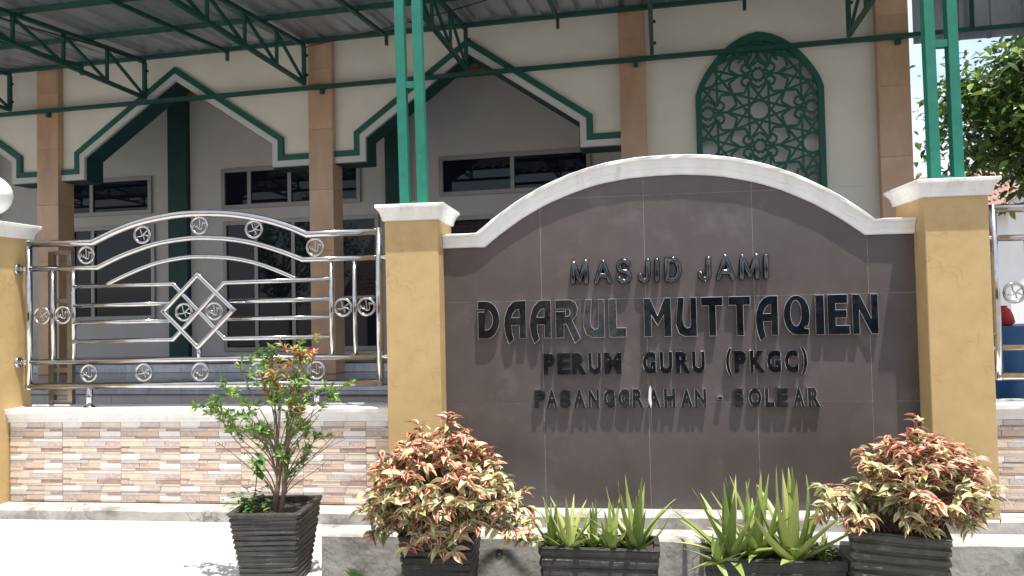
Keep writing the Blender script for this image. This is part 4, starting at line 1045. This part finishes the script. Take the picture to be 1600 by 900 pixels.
# ------------------------------------------------------------------ houses
def roof_plane(mb, p00, p10, p01, nx, ny, amp=.03):
    """corrugated tile courses on the plane p00 -> p10 (along eave), p00 -> p01 (up the slope)"""
    p00, p10, p01 = Vector(p00), Vector(p10), Vector(p01); ex = p10-p00; ey = p01-p00; nn = ex.cross(ey).normalized()
    for j in range(ny):
        vs = []
        for jj, lift in ((j, amp*.9), (j+1.04, 0)):
            for i in range(nx*4+1):
                vs.append(p00+ex*(i/(nx*4))+ey*(jj/ny)+nn*(lift+amp*math.sin(i*math.pi/2)))
        n = nx*4+1
        mb.add(vs, [(i, i+1, n+i+1, n+i) for i in range(n-1)], 0, False)
    return mb
def house(name, x0, x1, y0, y1, he, hr, label, wall, ridge='x', loc_rz=0, over=.5, wins=(), face='y0', tiles=(22, 12), roofmat='roof_tile'):
    cx, cy = (x0+x1)/2, (y0+y1)/2; e = empty(name, (cx, cy, 0), loc_rz); hx, hy = (x1-x0)/2, (y1-y0)/2
    if ridge == 'x':
        MB().box((-hx, -hy, -.02), (hx, hy, he)).build('wall', wall, e)
        for s in (-1, 1): MB().prism([(-hy, he+.001), (hy, he+.001), (0, hr-.05)], 0, .2).build('gable', wall, e).matrix_local = Matrix.Translation((s*(hx-.1)+.1, 0, 0))@Matrix.Rotation(R(90), 4, 'Z')
        sl = (hr-he)/hy; ze = he-over*sl
        rf = roof_plane(MB(), (-hx-over, -hy-over, ze), (hx+over, -hy-over, ze), (-hx-over, 0, hr), tiles[0], tiles[1]).build('roof', roofmat, e)
        roof_plane(MB(), (hx+over, hy+over, ze), (-hx-over, hy+over, ze), (hx+over, 0, hr), tiles[0], tiles[1]).build('roof', roofmat, e)
        MB().tube([(-hx-over, 0, hr+.03), (hx+over, 0, hr+.03)], .09, 8).build('ridge', roofmat, e)
    else:
        MB().box((-hx, -hy, -.02), (hx, hy, he)).build('wall', wall, e)
        for s in (-1, 1): MB().prism([(-hx, he+.001), (hx, he+.001), (0, hr-.05)], s*(hy-.1)-.1, s*(hy-.1)+.1).build('gable', wall, e)
        sl = (hr-he)/hx; ze = he-over*sl
        roof_plane(MB(), (-hx-over, hy+over, ze), (-hx-over, -hy-over, ze), (0, hy+over, hr), tiles[0], tiles[1]).build('roof', roofmat, e)
        roof_plane(MB(), (hx+over, -hy-over, ze), (hx+over, hy+over, ze), (0, -hy-over, hr), tiles[0], tiles[1]).build('roof', roofmat, e)
        MB().tube([(0, -hy-over, hr+.03), (0, hy+over, hr+.03)], .09, 8).build('ridge', roofmat, e)
    for a, b, z0, z1 in wins:
        y = -hy if face == 'y0' else hy; s = -1 if face == 'y0' else 1
        f = MB(); 
        f.box((a-.06, min(y, y+s*.05), z0-.06), (a, max(y, y+s*.05), z1+.06)); f.box((b, min(y, y+s*.05), z0-.06), (b+.06, max(y, y+s*.05), z1+.06))
        f.box((a, min(y, y+s*.05), z1), (b, max(y, y+s*.05), z1+.06)); f.box((a, min(y, y+s*.05), z0-.06), (b, max(y, y+s*.05), z0))
        wo = f.build('window', 'house_white', e)
        MB().box((a, min(y+s*.004, y+s*.02), z0), (b, max(y+s*.004, y+s*.02), z1)).build('pane', 'glass_navy', wo)
    tag(e, label, 'house'); return e
house('house', 8.6, 14.3, 12.4, 18, 3.69, 5.97, 'white house with red tiled gable roof behind the tree', 'house_white', 'y', over=.4, wins=((-2.0, -1.2, 1.0, 2.2), (-.4, .4, 1.0, 2.2), (1.2, 2.0, 1.0, 2.2)), tiles=(30, 14))
house('house', 10.0, 17.0, 22, 28, 4.2, 6.1, 'house with red tiled roof glimpsed beside the last brown column', 'house_white', 'x', tiles=(34, 14))
# across the street, seen mirrored in the window panes and the steel
house('house', -13.5, -1.2, -17.5, -11.8, 2.9, 5.6, 'brown walled house with red tiled roof across the street, mirrored in the windows', 'house_brown', 'x', over=.8, wins=((-4.6, -3.2, .9, 2.2), (-.8, .8, .9, 2.2), (3.2, 4.6, .9, 2.2)), face='y1', tiles=(46, 18))
house('house', .4, 11.0, -18.5, -12.6, 3.2, 5.4, 'dark blue walled house with grey roof across the street', 'house_blue', 'x', over=.8, wins=((-3.6, -2.2, .9, 2.3), (1.0, 2.4, .9, 2.3)), face='y1', tiles=(40, 14), roofmat='grey_roof')
tree((-15.5, -10.5, 0), 5, (-15.5, -10.5, 4.2, 2.2, 2.0, 2.2), 2600, 'broad tree at the end of the brown walled house across the street', 92, .22, 0, 8, 20)
tree((12.8, -10.0, 0), 5, (12.8, -10.0, 4.0, 2.2, 2.0, 2.4), 2600, 'broad tree at the end of the dark blue house across the street', 93, .22, 0, 8, 20)

# ------------------------------------------------------------------ stall under a blue tarpaulin beyond the right panel
e = empty('market_stall', (5.0, 4.6, 0))
for x in (-1.3, 1.3):
    for y in (-.45, .45): MB().box((x-.03, y-.03, 0), (x+.03, y+.03, 1.24)).build('leg', 'timber', e)
MB().box((-1.36, -.5, 1.2405), (1.36, .5, 1.275)).build('counter', 'timber', e)
nx, nz = 60, 8; vs = []
for j in range(nz+1):
    for i in range(nx+1):
        x = lerp(-1.4, 1.4, i/nx); t = j/nz; vs.append((x, -.525-.03*t*math.sin(i*.9)-.02*t*math.sin(i*.37+1), 1.29-1.24*t))
fs = [(j*(nx+1)+i, (j+1)*(nx+1)+i, (j+1)*(nx+1)+i+1, j*(nx+1)+i+1) for j in range(nz) for i in range(nx)]
mb = MB(); mb.add(vs, fs, 0, True); k = len(vs)
mb.add([(-1.4, -.525, 1.29), (1.4, -.525, 1.29), (1.4, .53, 1.285), (-1.4, .53, 1.285)], [(0, 1, 2, 3)])
mb.add([(-1.4, -.525, 1.29), (-1.4, .53, 1.285), (-1.4, .53, .05), (-1.4, -.525, .05)], [(0, 1, 2, 3)])
mb.build('tarpaulin', 'blue_tarp', e)
tag(e, 'market stall draped in blue tarpaulin behind the right fence panel', 'stall')
def sack(c, r, h, mat, name, label, cat):
    mb = MB(); rr = random.Random(int(c[0]*77)); rings = []
    for a, k in ((0, .8), (.15, 1.0), (.5, .95), (.8, .7), (.93, .35), (1.0, .42)):
        rings.append([(math.cos(t)*r*k*(1+rr.uniform(-.1, .1)), math.sin(t)*r*k*(1+rr.uniform(-.1, .1)), a*h) for t in [2*math.pi*q/10 for q in range(10)]])
    o = mb.rings(rings, sm=True).build(name, mat, loc=c); tag(o, label, cat)
sack((4.42, 4.4, 1.291), .10, .22, 'red_cloth', 'sack', 'small red tied sack on the blue stall', 'sack')
bpy.context.view_layer.update()
